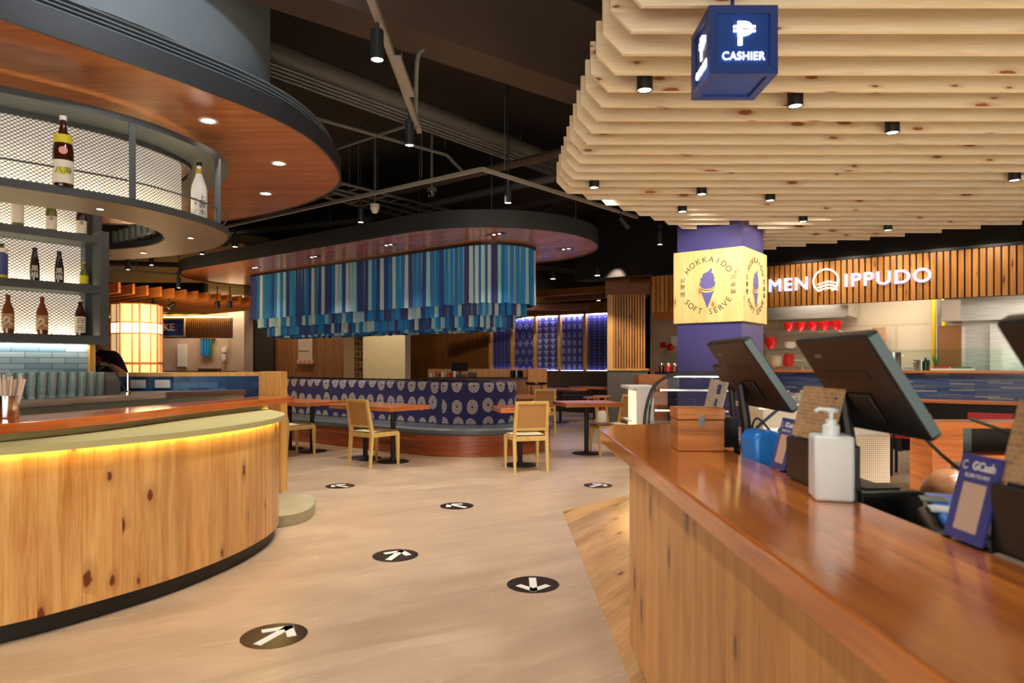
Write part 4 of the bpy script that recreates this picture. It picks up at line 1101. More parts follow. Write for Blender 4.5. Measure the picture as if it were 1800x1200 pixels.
# small blue card behind box
t = thing('small_blue_sign', 'tiny blue payment card peeking out above the wooden box', 'sign', (.755, 2.86, .921))
MB().box(-.002, .002, -.04, .04, .0, .185).build('sign_panel', 'gcash_blue', t)
MB().box(0, .04, -.04, .04, 0, .004).build('foot', 'pane', t)
# tape dispenser, scanner, tray, papers, cables
td = thing('card_machine', 'bright blue rounded card machine beside the wooden box', 'card machine', (.945, 2.44, .872), R(15))
cd_ = thing('cash_drawer', 'flat black cash box under the bright blue card machine', 'cash box', (.96, 2.44, .791), R(10))
MB().box(-.09, .12, -.11, .07, 0, .079).build('drawer_body', 'pos_black', cd_, bevel=.004)
m = MB()
pr = [(-.11, 0), (.10, 0), (.11, .06), (.06, .10), (-.05, .15), (-.10, .15), (-.12, .12)]
i0 = len(m.v); n = len(pr); m.v += [(x, -.05, z) for x, z in pr] + [(x, .05, z) for x, z in pr]
m.f += [list(range(n)), list(range(2 * n - 1, n - 1, -1))]; m.mi += [0, 0]; m.uv += [None, None]
for k in range(n): m.f.append([(k + 1) % n, k, n + k, n + (k + 1) % n]); m.mi.append(0); m.uv.append(None)
m.build('body', 'blue_plastic', td, bevel=.014)
MB().box(-.06, .02, -.03, .03, .135, .139).xf(Matrix.Rotation(R(8), 4, 'Y')).build('keypad', 'white_plastic', td)
sc_ = thing('card_terminal', 'black card terminal with bright blue tray behind the white pump bottle', 'card terminal', (1.03, 1.60, .791), R(-25))
MB().box(-.06, .06, -.16, .14, 0, .10).build('terminal_body', 'pos_black', sc_, bevel=.015)
MB().box(-.035, .03, -.19, .20, .105, .125).build('blue_tray', 'blue_plastic', sc_, bevel=.006)
MB().box(-.05, .0, -.08, -.02, .126, .131).build('white_label', 'white_plastic', sc_)
MB().box(-.055, .0, .05, .12, .126, .129).build('display', 'pos_side', sc_)
pt = thing('receipt_printer', 'low black receipt printer on the staff desk behind the counter', 'printer', (1.02, 1.92, .791), R(5))
MB().box(-.09, .10, -.07, .08, 0, .115).build('printer_body', 'pos_black', pt, bevel=.012)
MB().box(-.05, .05, -.04, .04, .116, .120).build('paper_slot', 'black', pt)
dr_ = thing('black_tray', 'long black open tray of odds and ends along the staff side of the counter', 'tray', (.96, 1.34, .791), R(6))
MB().box(-.09, .10, -.20, .20, 0, .012).box(-.09, -.08, -.20, .20, .012, .10).box(.09, .10, -.20, .20, .012, .07).box(-.08, .09, -.20, -.19, .012, .08).box(-.08, .09, .19, .20, .012, .08).build('tray_body', 'pos_black', dr_, bevel=.003)
pb = thing('crumpled_bag', 'crumpled grey plastic bag lying in the black tray', 'bag', (.97, 1.30, .804))
bmx = bmesh.new(); bmesh.ops.create_icosphere(bmx, subdivisions=3, radius=1)
random.seed(5)
for v in bmx.verts: v.co *= random.uniform(.8, 1.1); v.co.x *= .065; v.co.y *= .14; v.co.z = v.co.z * .035 + .035
me = bpy.data.meshes.new('bag'); bmx.to_mesh(me); bmx.free(); me.materials.append(plain('bag_grey', srgb(110, 96, 84), .5))
o = bpy.data.objects.new('bag_body', me); COL.objects.link(o); o.parent = pb
for i, (pts, r_, mt, lb) in enumerate((
    ([(.98, 2.42, 1.05), (.95, 2.35, .96), (1.0, 2.2, .90), (1.06, 2.25, .98), (1.0, 2.4, .93), (.95, 2.6, .84), (1.0, 2.7, .795)], .006, 'pos_black', 'black cable looping below the farthest till'),
    ([(.99, 2.50, 1.10), (.93, 2.62, 1.0), (.90, 2.68, .93), (.93, 2.55, .88), (1.0, 2.55, .80)], .006, 'pos_side', 'grey-blue cable hanging beside the wooden box'),
    ([(1.0, 1.75, 1.12), (1.05, 1.58, 1.0), (1.10, 1.48, 1.02), (1.08, 1.45, 1.09), (1.02, 1.52, 1.13)], .004, 'pos_black', 'thin black cable loop under the large till monitor'),
    ([(.96, 2.45, 1.02), (.99, 2.60, .96), (.94, 2.66, .99), (.92, 2.55, 1.05), (.98, 2.48, .96), (1.03, 2.3, .86), (1.05, 2.2, .795)], .004, 'pos_black', 'thin black coil of wire under the farthest till'))):
    rel_pts = smoothline([tuple(p) for p in pts], 6)
    MB().tube(rel_pts, r_, 6).build('cable', mt, **T(lb, 'cable'))

# ============================================================ CASHIER CUBE SIGN
cs = thing('cashier_sign', 'hanging blue cube sign with glowing peso symbol and CASHIER lettering', 'sign', (1.011, 3.13, 2.52))
s_ = .15
m = MB()
t_ = .035; d_ = .012
for ax in range(3):
    pass
fr = []
for sx in (-1, 1):
    for sy in (-1, 1):
        m.box(min(sx * s_, sx * (s_ - t_)), max(sx * s_, sx * (s_ - t_)), min(sy * s_, sy * (s_ - t_)), max(sy * s_, sy * (s_ - t_)), 0, .30)
for sy in (-1, 1):
    for z0 in (0, .30 - t_):
        m.box(-s_ + t_, s_ - t_, min(sy * s_, sy * (s_ - t_)), max(sy * s_, sy * (s_ - t_)), z0, z0 + t_)
for sx in (-1, 1):
    for z0 in (0, .30 - t_):
        m.box(min(sx * s_, sx * (s_ - t_)), max(sx * s_, sx * (s_ - t_)), -s_ + t_, s_ - t_, z0, z0 + t_)
m.build('frame', 'navy', cs, smooth=0)
q = s_ - d_
MB().box(-q, q, -q, q, d_, .30 - d_).build('sign_panel', 'navy_dark', cs, smooth=0)
def peso(mt):
    g = MB()
    w_ = .022
    g.box(-.030, -.030 + w_, -.055, .062, 0, .006)
    N = 14
    for k in range(N):
        a0, a1 = R(-90 + 180 * k / N), R(-90 + 180 * (k + 1) / N); ro_, ri_ = .036, .016
        g.quad([(.004 + ri_ * math.cos(a0) * 1.2, .026 + ri_ * math.sin(a0), .006), (.004 + ro_ * math.cos(a0) * 1.1, .026 + ro_ * math.sin(a0), .006), (.004 + ro_ * math.cos(a1) * 1.1, .026 + ro_ * math.sin(a1), .006), (.004 + ri_ * math.cos(a1) * 1.2, .026 + ri_ * math.sin(a1), .006)])
    g.box(-.03, .006, .042, .062, 0, .006).box(-.03, .006, -.010, .010, 0, .006)
    g.box(-.052, .056, .0305, .0415, 0, .0065).box(-.052, .056, .010, .021, 0, .0065)
    g.xf(mt).build('peso_symbol', 'e_white', cs, smooth=0)
for loc, rt in (((-.0, -q, .15), (1, 0, 0)), ((-q, 0, .15), (0, -1, 0)), ((q, 0, .15), (0, 1, 0)), ((0, q, .15), (-1, 0, 0))):
    f4 = face(loc, rt, (0, 0, 1))
    peso(f4 @ Matrix.Translation((0.005, .028, 0)) @ Matrix.Scale(.9, 4))
    MB().add_mesh(textmesh('CASHIER', .050, .003, bev=.0003, spacing=1.06), f4 @ Matrix.Translation((.002, -.070, .004)) @ Matrix.Diagonal((.92, 1, 1, 1))).build('lettering', 'e_white', cs, smooth=0)
MB().lathe([(.02, .30), (.02, .31), (.008, .312), (.008, .42)], 14).build('hanging_rod', 'navy', cs)

# ============================================================ SLATTED PINE CEILING
sl = thing('slatted_ceiling', 'large hanging ceiling of pale knotty pine slats over the cashier counter', 'slatted ceiling', (2.5, 5.5, 2.9))
def slat(Y, xl, xr, cl=True, cr=False):
    z0, z1, ch_ = 2.90, 3.20, .105
    pr = []
    pr = [(xl, z0), (xr, z0), (xr, z1), (xl - ch_, z1), (xl - ch_, z0 + ch_ * 1.05)] if cl else [(xl, z0), (xr, z0), (xr, z1), (xl, z1)]
    m = MB(); n = len(pr); th = .026
    m.v += [(x, Y, z) for x, z in pr] + [(x, Y + th, z) for x, z in pr]
    rv = random.uniform(0, 50); rw = random.random()
    uvf = lambda x, z: (x + rv, z - 2.9 + .3 * int(Y * 9))
    m.f.append(list(range(n))); m.uv.append([uvf(x, z) for x, z in pr]); m.mi.append(0)
    m.f.append(list(range(2 * n - 1, n - 1, -1))); m.uv.append([uvf(x, z) for x, z in pr][::-1]); m.mi.append(0)
    for k in range(n):
        k2 = (k + 1) % n; a, b = pr[k], pr[k2]
        m.f.append([k2, k, n + k, n + k2]); m.mi.append(0)
        m.uv.append([(b[0] + rv, b[1]), (a[0] + rv, a[1]), (a[0] + rv, a[1] + .03), (b[0] + rv, b[1] + .03)])
    return m
Y = 2.646
while Y < 9.9:
    if Y < 6.62: xl = .592 - (Y - 3.38) * .018 if Y > 3 else .6
    else: xl = .575 + .885 * (Y - 6.6)
    xr = 7.6 - max(0, Y - 5) * .2
    xr = min(xr, 4.14 - 1.30 * (Y - 9.47))
    segs = [(xl, xr)]
    # column footprint : corner (2.69,8), u/v square of .8
    if 7.95 < Y < 9.2:
        yy = Y + .018
        if yy < 8.49: cl_ = 2.69 - (yy - 8) / .6097 * .7926
        else: cl_ = 2.06 + (yy - 8.49) / .7926 * .6097
        if yy < 8.63: cr_ = 2.69 + (yy - 8) / .7926 * .6097
        else: cr_ = 3.18 - (yy - 8.63) / .6097 * .7926
        segs = [(xl, cl_ - .06), (cr_ + .06, xr)]
    mm_ = MB()
    for j, (a, b) in enumerate(segs):
        if b - a > .1:
            q = slat(Y, a, b, cl=(j == 0)); i = len(mm_.v); mm_.v += q.v; mm_.f += [[i + k for k in f] for f in q.f]; mm_.mi += q.mi; mm_.uv += q.uv
    if mm_.v: rel(mm_, sl).build('slat', 'pine_slat', sl, smooth=0)
    Y += .245
m = MB()
for x in (1.4, 3.2, 5.0): m.box(x, x + .05, 2.5, 7.3 if x < 2 else 7.9, 3.20, 3.25)
rel(m, sl).build('bearer_rail', 'black', sl, smooth=0)
for (px, py, lb) in ((1128, 170, 'left of the hanging cube sign'), (1386, 198, 'right of the hanging cube sign'), (1583, 225, 'near the right, bright disc'),
                     (1044, 331, 'at the left tip of the slats'), (1229, 346, 'second in the rear row'), (1352, 354, 'third in the rear row'), (1200, 372, 'just before the purple column'),
                     (1411, 390, 'right of the purple column'), (1768, 323, 'by the right edge of the photo'), (1560, 405, 'farthest to the right')):
    x, y, _ = PZ(px, py, 2.86); yy = 2.646 + .245 * round((y - 2.646 - .14) / .245) + .14
    t = thing('slat_downlight', 'small black cylinder downlight between the pine slats, ' + lb, 'downlight', (x, yy, 2.86), 0, 'cylinder downlights between the pine slats')
    MB().lathe([(.047, 0), (.047, .16)], 20, cap=False).lathe([(.040, 0.0), (.047, 0)], 20, cap=False).lathe([(.02, .16), (.047, .16)], 20, cap=True).build('housing', 'black', t)
    MB().lathe([(.001, .006), (.041, .006)], 20, cap=False).build('lens', 'e_lamp', t)
    MB().box(-.012, .012, -.115, -.03, .12, .14).build('bracket', 'black', t)

# ============================================================ PURPLE COLUMN + SIGN BOX
spot((1.75, 6.9, 2.84), 85, target=(2.35, 8.2, 2.25), size=62, blend=.7, color=NEUT, radius=.03)
spot((2.35, 6.6, 2.84), 40, target=(2.5, 8.1, 1.9), size=62, blend=.7, color=NEUT, radius=.03)
spot((3.9, 7.5, 2.84), 100, target=(2.95, 8.3, 2.25), size=70, blend=.7, color=NEUT, radius=.03)
gbox('wall_column', 'purple', 0, .8, 0, .8, 0, 4.3, kind='structure')
colu = bpy.data.objects['wall_column']
a_c = 2.69 * CU - 8 * SU; b_c = 2.69 * SU + 8 * CU
cx, cy = AB(a_c - .4, b_c + .4); colu.location = (cx, cy, 0)
hb = thing('soft_serve_sign', 'pine box sign around the purple column reading HOKKAIDO SOFT SERVE with a cone', 'sign', (cx, cy, 1.76), ANG_U)
hw = .435
m = MB()
for (x0, x1, y0, y1) in ((-hw, hw, -hw, -.405), (-hw, hw, .405, hw), (-hw, -.405, -.405, .405), (.405, hw, -.405, .405)):
    m.box(x0, x1, y0, y1, 0, .875)
m.build('box_panels', 'sign_ply', hb, smooth=0, bevel=.002)
M['cut_shadow'] = plain('cut_letter_brown', srgb(96, 70, 50), .6)
M['cut_purple'] = plain('cone_purple', srgb(104, 96, 156), .5)
for loc, rt in (((0, -hw, .44), (1, 0, 0)), ((hw, 0, .44), (0, 1, 0))):
    f4 = face(loc, rt, (0, 0, 1)); g = MB()
    def arc(s, r, a0, step, flip=False, sz=.098):
        for i, c in enumerate(s):
            if c == ' ': continue
            a = R(a0 + i * step)
            x, y = r * math.sin(a), r * math.cos(a)
            rot = -a if not flip else math.pi - a
            g.add_mesh(textmesh(c, sz, .002), f4 @ Matrix.Translation((x, y, .002)) @ Matrix.Rotation(rot, 4, 'Z'))
    arc('HOKKAIDO', .315, -52, 15.2)
    arc('SOFT SERVE', .315, 234, -12.2, True)
    arc('北海道', .29, -97, 11, False, .06) if False else None
    for sx in (-1, 1):
        for i, c in enumerate('北海道'):
            g.add_mesh(textmesh(c, .068, .002), f4 @ Matrix.Translation((sx * .31, .085 - .085 * i, .002)) @ Matrix.Rotation(R(-90) * sx, 4, 'Z'))
    g.build('lettering', 'cut_shadow', hb, smooth=0)
    c = MB()
    def shape(pts, z=.004):
        i = len(c.v); n = len(pts); c.v += [tuple(f4 @ Vector((x, y, z))) for x, y in pts]; c.f.append(list(range(i, i + n))); c.mi.append(0); c.uv.append(None)
    shape([(-.085, -.055), (0, -.275), (.085, -.055), (.05, -.075), (0, -.082), (-.05, -.075)])
    sw = smoothline([(-.09, .0), (-.10, .03), (-.085, .055), (-.09, .09), (-.06, .115), (-.055, .145), (-.02, .16), (.02, .18), (.05, .21), (.058, .18), (.05, .155), (.075, .14), (.078, .115), (.09, .09), (.085, .06), (.10, .03), (.09, -.005), (.05, -.03), (0, -.038), (-.05, -.03)], 4, True)
    shape(sw)
    c.build('cone_emblem', 'cut_purple', hb, smooth=0)
    c2_ = MB()
    for k in range(10):
        x0, x1 = -.095 + .019 * k, -.095 + .019 * (k + 1); fz = lambda x: -.052 + (abs(x) / .095) ** 2 * .035
        c2_.quad([tuple(f4 @ Vector(p)) for p in ((x0, fz(x0) - .010, .005), (x1, fz(x1) - .010, .005), (x1, fz(x1), .005), (x0, fz(x0), .005))])
    c2_.build('cone_rim', 'cut_shadow', hb, smooth=0)
# ============================================================ RAMEN KITCHEN
KB_ = 11.6
fa = thing('kitchen_fascia', 'long vertical-batten wooden fascia over the open kitchen', 'fascia', (*AB(-3, KB_), 2.21), ANG_U)
MB().box(-2.65, 5.5, .03, .12, 0, .68).build('backing_board', 'batten_gap', fa, smooth=0)
m = MB(); x = -2.65
while x < 5.4:
    m.box(x, x + .062, 0, .032, 0.0, .675); x += .085
m.build('battens', 'slat_wall', fa, smooth=0, kind='stuff')
MB().box(-2.65, 5.5, -.01, .14, .68, .72).build('top_cap', 'black', fa)
gbox('trim_4', 'ceiling', -7.4, 2.5, KB_ + .1, KB_ + .5, 2.95, 4.3, kind='structure')
# sign letters
def pos_on(px, b): a = PBb(px, b); return a
sg = thing('restaurant_sign', 'glowing white RAMEN IPPUDO lettering with round wave emblem on the wooden fascia', 'sign', (*AB(0, KB_), 0), ANG_U)
def letters(s, px0, px1, zc, h):
    a0, a1 = PBb(px0, KB_), PBb(px1, KB_); n = len(s)
    me = textmesh(s, h / .70, .012, 'LEFT', 0, 1.12)
    xs = [v.co.x for v in me.vertices]; ys = [v.co.y for v in me.vertices]
    sx = (a1 - a0) / (max(xs) - min(xs)); sy = h / (max(ys) - min(ys))
    m4 = face((a0, -.035, zc), (1, 0, 0), (0, 0, 1)) @ Matrix.Diagonal((sx, sy, 1, 1)) @ Matrix.Translation((-min(xs), -(min(ys) + max(ys)) / 2, 0))
    MB().add_mesh(me, m4).build('lettering', 'e_white', sg, smooth=0)
    MB().add_mesh(textmesh(s, h / .70, .002, 'LEFT', .012, 1.12), m4 @ Matrix.Translation((0, 0, -.032))).build('halo_tint_plate', 'halo', sg, smooth=0)
M['halo'] = plain('sign_halo_tint', srgb(150, 130, 190), .5)  # purple glow around the letters, put into the plate's colour
M['e_halo'] = emis('sign_halo_led', (.75, .65, 1), 2.)
zf = lambda px, py: CAMZ + (HY - py) / F * AB(PBb(px, KB_), KB_)[1]
letters('IPPUDO', 1486, 1637, zf(1560, 488), .20)
letters('MEN', 1353, 1420, zf(1387, 500), .20)
letters('RA', 1290, 1347, zf(1387, 500), .20)
ac = (PBb(1431, KB_) + PBb(1474, KB_)) / 2; zc = zf(1452, 494); m = MB()
for k in range(40):
    a0, a1 = R(-60 + 300 * k / 40 + 0), R(-60 + 300 * (k + 1) / 40); ro_, ri_ = .195, .172
    m.quad([(ac + r * math.cos(a), -.04, zc + r * math.sin(a)) for r, a in ((ri_, a0), (ro_, a0), (ro_, a1), (ri_, a1))])
for j in range(3):
    for k in range(12):
        x0, x1 = -.12 + .3 * k / 12, -.12 + .3 * (k + 1) / 12
        w_ = lambda x: -.03 - .05 * j + .018 * math.sin(x * 20 + .8)
        m.quad([(ac + x0, -.041, zc + w_(x0) - .011), (ac + x1, -.041, zc + w_(x1) - .011), (ac + x1, -.041, zc + w_(x1) + .011), (ac + x0, -.041, zc + w_(x0) + .011)])
m.build('wave_emblem', 'e_white', sg, smooth=0)

kc = thing('kitchen_counter', 'open kitchen counter faced in thin blue tiles with a wooden rim', 'counter', (*AB(-1, 11.9), 0), ANG_U)
MB().box(-4.6, 4, -.30, .55, 0, 1.13).build('tiled_front', 'tile_strip', kc, smooth=0)
MB().box(-4.7, 4, -.36, .60, 1.131, 1.165).build('counter_rim', 'table_wood', kc, smooth=0)
MB().box(-2.9, 4, -.74, -.305, .715, .755).build('dining_ledge', 'table_wood', kc, bevel=.003)
MB().box(-2.9, 4, -.34, -.302, 0, .71).build('dark_skirt', 'black', kc, smooth=0)
for a in (-2.2, -.6, 1.0): MB().box(a, a + .05, -.68, -.35, 0, .714).build('ledge_bracket', 'black', kc)
MB().box(-4.5, 4, -.30, -.295, 1.166, 1.48).build('sneeze_guard', 'pane', kc, smooth=0)
# kitchen interior
def onb(px, b, z): a = PBb(px, b); x, y = AB(a, b); return (x, y, z)
def zat(px, py, b): return CAMZ + (HY - py) / F * AB(PBb(px, b), b)[1]
def kbox(name, mat, px0, px1, b0_, b1_, z0, z1, label=None, cat=None, **k):
    a0, a1 = PBb(px0, b0_), PBb(px1, b0_)
    return gbox(name, mat, a0, a1, b0_, b1_, z0, z1, **(T(label, cat) if label else {}), **k)
kb = 14.1
hd = thing('extractor_hood', 'long stainless steel extractor hood at the left of the open kitchen', 'extractor hood', (*AB(PBb(1415, 13.6), 13.6), 0), ANG_U)
MB().box(-1.3, .75, 0, .9, 2.15, 2.62).build('hood_body', 'steel', hd, smooth=0); MB().box(-1.25, .7, -.02, 0, 2.12, 2.16).build('hood_lip', 'steel', hd)
hd2 = thing('extractor_hood', 'large stainless steel extractor hood at the right of the open kitchen', 'extractor hood', (*AB(PBb(1760, 13.0), 13.0), 0), ANG_U)
MB().box(-.75, 1.8, 0, 1.4, 1.98, 2.7).build('hood_body', 'steel', hd2, smooth=0); MB().box(-.8, 1.85, -.03, 0, 1.95, 2.0).build('hood_lip', 'steel', hd2)
kbox('steel_splashback', 'steel', 1655, 1790, 14.45, 14.55, .8, 2.2, 'tall brushed steel splashback sheet under the right hood', 'splashback')
M['copper'] = plain('steel_warm', srgb(170, 120, 80), .3, .9)
kbox('steel_cabinet', 'copper', 1650, 1690, 14.2, 14.42, .9, 1.94, 'narrow warm-toned steel cabinet beside the yellow pipes', 'cabinet')
kbox('oven', 'steel', 1740, 1900, 13.3, 13.9, .9, 1.9, 'stainless steel oven at the right edge of the kitchen', 'oven')
for i, (px, lb) in enumerate(((1641, 'left'), (1659, 'right'))):
    x, y, _ = onb(px, 14.3, 0)
    MB().tube([(x, y, 1.17), (x, y, 2.9)], .035, 10).build('gas_pipe', 'yellow_pipe', **T('vertical yellow gas pipe on the kitchen wall, %s of two' % lb, 'pipe', 'yellow gas pipes'))
x, y, _ = onb(1651, 14.3, 0)
MB().tube([(x, y, 1.17), (x, y, 2.9)], .03, 10).build('grey_pipe', 'pipe', **T('thin grey pipe between the two yellow gas pipes', 'pipe'))
x, y, _ = onb(1671, 12.93, 0)
t = thing('notice_paper', 'white sheet of paper hanging at the left of the right hood', 'paper', (x, y, 1.97), ANG_U); MB().box(-.13, .13, 0, .004, 0, .32).build('sheet', 'paper', t)
x, y, _ = onb(1555, 13.4, 0)
t = thing('tube_light', 'long ceiling tube light fitting inside the kitchen', 'lamp', (x, y, 2.36), ANG_U)
MB().box(-.8, .8, 0, .1, 0, .06).build('fitting', 'white', t); MB().box(-.75, .75, -.004, .0, .01, .03).build('tube', 'e_tube', t); MB().box(-.7, -.68, .04, .06, .06, 1.92).box(.68, .70, .04, .06, .06, 1.92).build('suspension_rod', 'pipe', t)
# shelves with bowls
def shelfk(px0, px1, b, z, label):
    a0, a1 = PBb(px0, b), PBb(px1, b); t = thing('kitchen_shelf', label, 'shelf', (*AB((a0 + a1) / 2, b), z), ANG_U); h = (a1 - a0) / 2
    MB().box(-h, h, -.18, .18, -.03, 0).build('shelf_board', 'steel', t); MB().box(-h + .02, -h + .05, .10, .9, -.12, -.03).box(h - .05, h - .02, .10, .9, -.12, -.03).build('shelf_bracket', 'steel', t)
    return t
shelfk(1340, 1478, 13.5, zat(1420, 582, 13.5), 'upper steel shelf carrying a row of red bowls')
shelfk(1338, 1412, 13.5, zat(1370, 613, 13.5), 'lower steel shelf with one red bowl stack and white plates')
def bowl(x, y, z, r, h, mat, label, stack=3, grp='red bowls on the kitchen shelves'):
    m = MB()
    for k in range(stack):
        zz = k * h * .28
        m.lathe([(r * .45, zz), (r * .45, zz + h * .08), (r * .95, zz + h * .8), (r, zz + h), (r * .95, zz + h), (r * .4, zz + h * .15)], 18, cap=False)
    return m.build('bowl_stack', mat, loc=(x, y, z), **T(label, 'bowls', grp))
nm = ['leftmost', 'second', 'third', 'fourth', 'rightmost']
for i, px in enumerate((1387, 1408, 1429, 1450, 1470)):
    bowl(*onb(px, 13.45, zat(1420, 582, 13.5)), .10, .11, 'red', 'stack of red bowls on the upper kitchen shelf, %s of five' % nm[i])
bowl(*onb(1355, 13.45, zat(1370, 613, 13.5)), .115, .14, 'red', 'stack of red bowls alone on the lower kitchen shelf beside the purple column')
bowl(*onb(1389, 13.45, zat(1370, 613, 13.5)), .11, .06, 'bowl_white', 'stack of white plates on the lower kitchen shelf', 5, 'white crockery in the kitchen')
bowl(*onb(1366, 12.35, 1.166), .12, .13, 'bowl_white', 'white bowls on the kitchen counter behind the till', 4, 'white crockery in the kitchen')
bowl(*onb(1386, 12.35, 1.166), .10, .15, 'red', 'tall stack of red bowls down on the kitchen counter', 4)
kbox('electric_grill', 'steel', 1362, 1408, 12.0, 12.18, 1.166, 1.22, 'flat steel tray on the kitchen counter below the red bowls', 'tray')
def pot(px, b, r, h, label, z=1.166):
    x, y, _ = onb(px, b, 0)
    t = thing('cooking_pot', label, 'pot', (x, y, z), 0, 'steel pots')
    MB().lathe([(r, 0), (r, h), (r * 1.04, h), (r * .97, h - .004), (r * .97, .01)], 24).build('pot_body', 'steel', t)
    for s_ in (-1, 1): MB().tube([(s_ * r, -.03, h * .8), (s_ * (r + .04), -.03, h * .82), (s_ * (r + .04), .03, h * .82), (s_ * r, .03, h * .8)], .006, 6).build('handle', 'steel', t)
pot(1570, 12.2, .11, .28, 'tall steel stock pot on the kitchen counter')
pot(1620, 12.2, .11, .16, 'shorter wide steel pot on the kitchen counter left of the yellow pipes')
x, y, _ = onb(1627, 12.0, 0); MB().lathe([(.04, 0), (.04, .14), (.015, .16), (.015, .19)], 16).build('green_bottle', plain('bottle_deep_green', srgb(20, 44, 30), .2), loc=(x, y, 1.166), **T('dark green bottle in front of the yellow pipes', 'bottle'))
t = thing('herb_plant', 'bunch of green leaves standing on the kitchen counter', 'plant', (*onb(1645, 12.25, 0)[:2], 1.166))
m = MB()
for k in range(16):
    a = random.random() * 6.28; r_ = random.uniform(.02, .07); m.tube([(0, 0, 0), (r_ * .4 * math.cos(a), r_ * .4 * math.sin(a), .12), (r_ * math.cos(a), r_ * math.sin(a), .2 + random.random() * .05)], [.004, .008, .002], 5)
m.build('leaves', 'green', t)
kbox('red_crate', 'red', 1640, 1668, 12.1, 12.4, 1.166, 1.22, 'low red food tray on the kitchen counter', 'tray')
kbox('cutting_board', 'white', 1636, 1712, 11.75, 12.0, 1.166, 1.195, 'long white cutting board on the kitchen counter', 'board')
kbox('green_tub', 'green', 1680, 1705, 12.1, 12.4, 1.166, 1.22, 'low green food tub on the kitchen counter', 'tub')
for px, w_ in ((1560, 8),):
    kbox('steel_container', 'steel', 1588, 1606, 12.0, 12.3, 1.166, 1.21, 'small steel food container on the kitchen counter', 'container')
# poster / rack between
kbox('menu_board', 'menu_card', 1533, 1556, 14.3, 14.35, 1.3, 1.95, 'printed sheet board on the kitchen wall beside the large till', 'board')
area(AB(-2.5, 13.0) + (2.85,), 90, 4.5, .3, color=(1, .86, .68), name='kitchen_tube')
area(AB(0.8, 12.8) + (2.85,), 50, 2.5, .3, color=(1, .82, .6), name='kitchen_tube')
for px in (1400, 1480, 1560, 1640, 1740):
    a = PBb(px, KB_ - .5); x, y = AB(a, KB_ - .55); spot((x, y, 3.1), 16, target=AB(a, KB_ + .05) + (2.35,), size=95, blend=.8, color=WARM)
for px in (1430, 1580, 1730):
    a = PBb(px, KB_ - .5); spot(AB(a, 10.3) + (2.8,), 60, target=AB(a, KB_ - .3) + (.95,), size=80, blend=.8, color=NEUT)  # unseen spots added to brighten the tiled counter front
# white condiment station, display case
ws = thing('condiment_station', 'white self-service station with perforated lower panel behind the tills', 'counter', (2.85, 6.0, 0))
MB().box(-.68, .72, 0, .65, .855, .90).build('worktop', 'white', ws, bevel=.003)
MB().box(-.62, .50, .06, .60, .62, .855).build('upper_panel', 'white', ws)
MB().box(-.62, .50, .05, .60, 0, .62).build('perforated_panel', 'perf', ws, smooth=0)
for k, (px, lb) in enumerate(((1385, 'left'), (1408, 'right'))):
    x = (px - CX) / F * 6.3; t = thing('steel_pan', 'shallow steel pan on the white station, %s of two' % lb, 'pan', (x, 6.3, .901), 0, 'steel pans on the white station')
    MB().lathe([(.09, 0), (.10, .07), (.105, .07), (.09, .01)], 20).build('pan_body', 'steel', t); MB().lathe([(.085, .07), (.04, .09), (.012, .095), (.015, .115)], 16).build('pan_lid', 'steel', t)
t = thing('price_card', 'small white price card with a black mark on the white station', 'card', (2.6, 6.05, .901)); MB().box(-.045, .045, 0, .004, 0, .07).build('card', 'paper', t); MB().box(-.02, .02, -.001, 0, .03, .045).build('printed_mark', 'ink', t)
spot((2.9, 5.6, 2.8), 14, size=60, color=NEUT)
dc = thing('display_case', 'curved glass refrigerated display case with black frame behind the cashier counter', 'display case', (1.28, 6.7, 0), R(-14))
W_, L_, H_ = .86, .95, 1.175
prof = smoothline([(.0, .62), (.015, .80), (.07, 1.0), (.15, 1.10), (.28, 1.16), (.45, H_), (W_, H_)], 5)
for y in (0, L_ - .03):
    m = MB()
    pin = offset(prof, -.03)
    loftm = loft(MB(), prof, pin, 0, .03, 40)
    loftm.xf(Matrix(((1, 0, 0, 0), (0, 0, 1, y), (0, 1, 0, 0), (0, 0, 0, 1))))
    loftm.build('side_frame', 'black', dc, smooth=40)
m = MB()
for k in range(len(prof) - 1):
    a, b = prof[k], prof[k + 1]; m.quad([(a[0] + .02, .03, a[1] - .01), (a[0] + .02, L_ - .03, a[1] - .01), (b[0] + .02, L_ - .03, b[1] - .01), (b[0] + .02, .03, b[1] - .01)])
m.build('curved_glass', 'pane', dc, smooth=60)
m = MB(); m.v += [(x + .01, .012, z - .01) for x, z in prof] + [(W_, .012, .62)]; m.f.append(list(range(len(prof) + 1))); m.mi.append(0); m.uv.append(None)
m.build('side_glass', 'pane', dc, smooth=0)
MB().box(0, W_, -.0, L_, .585, .625).build('base_rim', 'black_gloss', dc)
MB().box(.02, W_, .02, L_ - .02, .0045, .585).build('plinth', 'pine_post', dc)
for z, x0 in ((.80, .12), (1.0, .17)):
    MB().box(x0, W_ - .05, .05, L_ - .05, z, z + .008).build('glass_shelf', 'pane', dc); MB().box(x0, x0 + .015, .04, L_ - .04, z - .01, z + .015).box(x0, W_ - .05, .035, .05, z - .006, z + .012).build('shelf_rail', 'chrome', dc)
MB().box(.06, W_ - .02, .04, L_ - .04, .626, .635).build('inner_tray', 'steel', dc)
MB().box(W_ - .03, W_, .03, L_ - .03, .626, H_ - .02).build('rear_door', 'pane', dc)
MB().box(.30, W_ - .04, .06, .09, H_ - .045, H_ - .035).build('light_strip', 'e_tube', dc)
wt = thing('white_side_table', 'white panel-ended side table left of the glass display case', 'table', (1.32, 7.5, .0), R(0))
MB().box(-.0, .32, .2, .8, .975, 1.01).box(.09, .28, .2, .8, .0045, .975).build('table_body', 'white', wt, bevel=.003)
MB().box(.02, .05, .3, .7, .60, .62).build('bracket', 'white', wt)
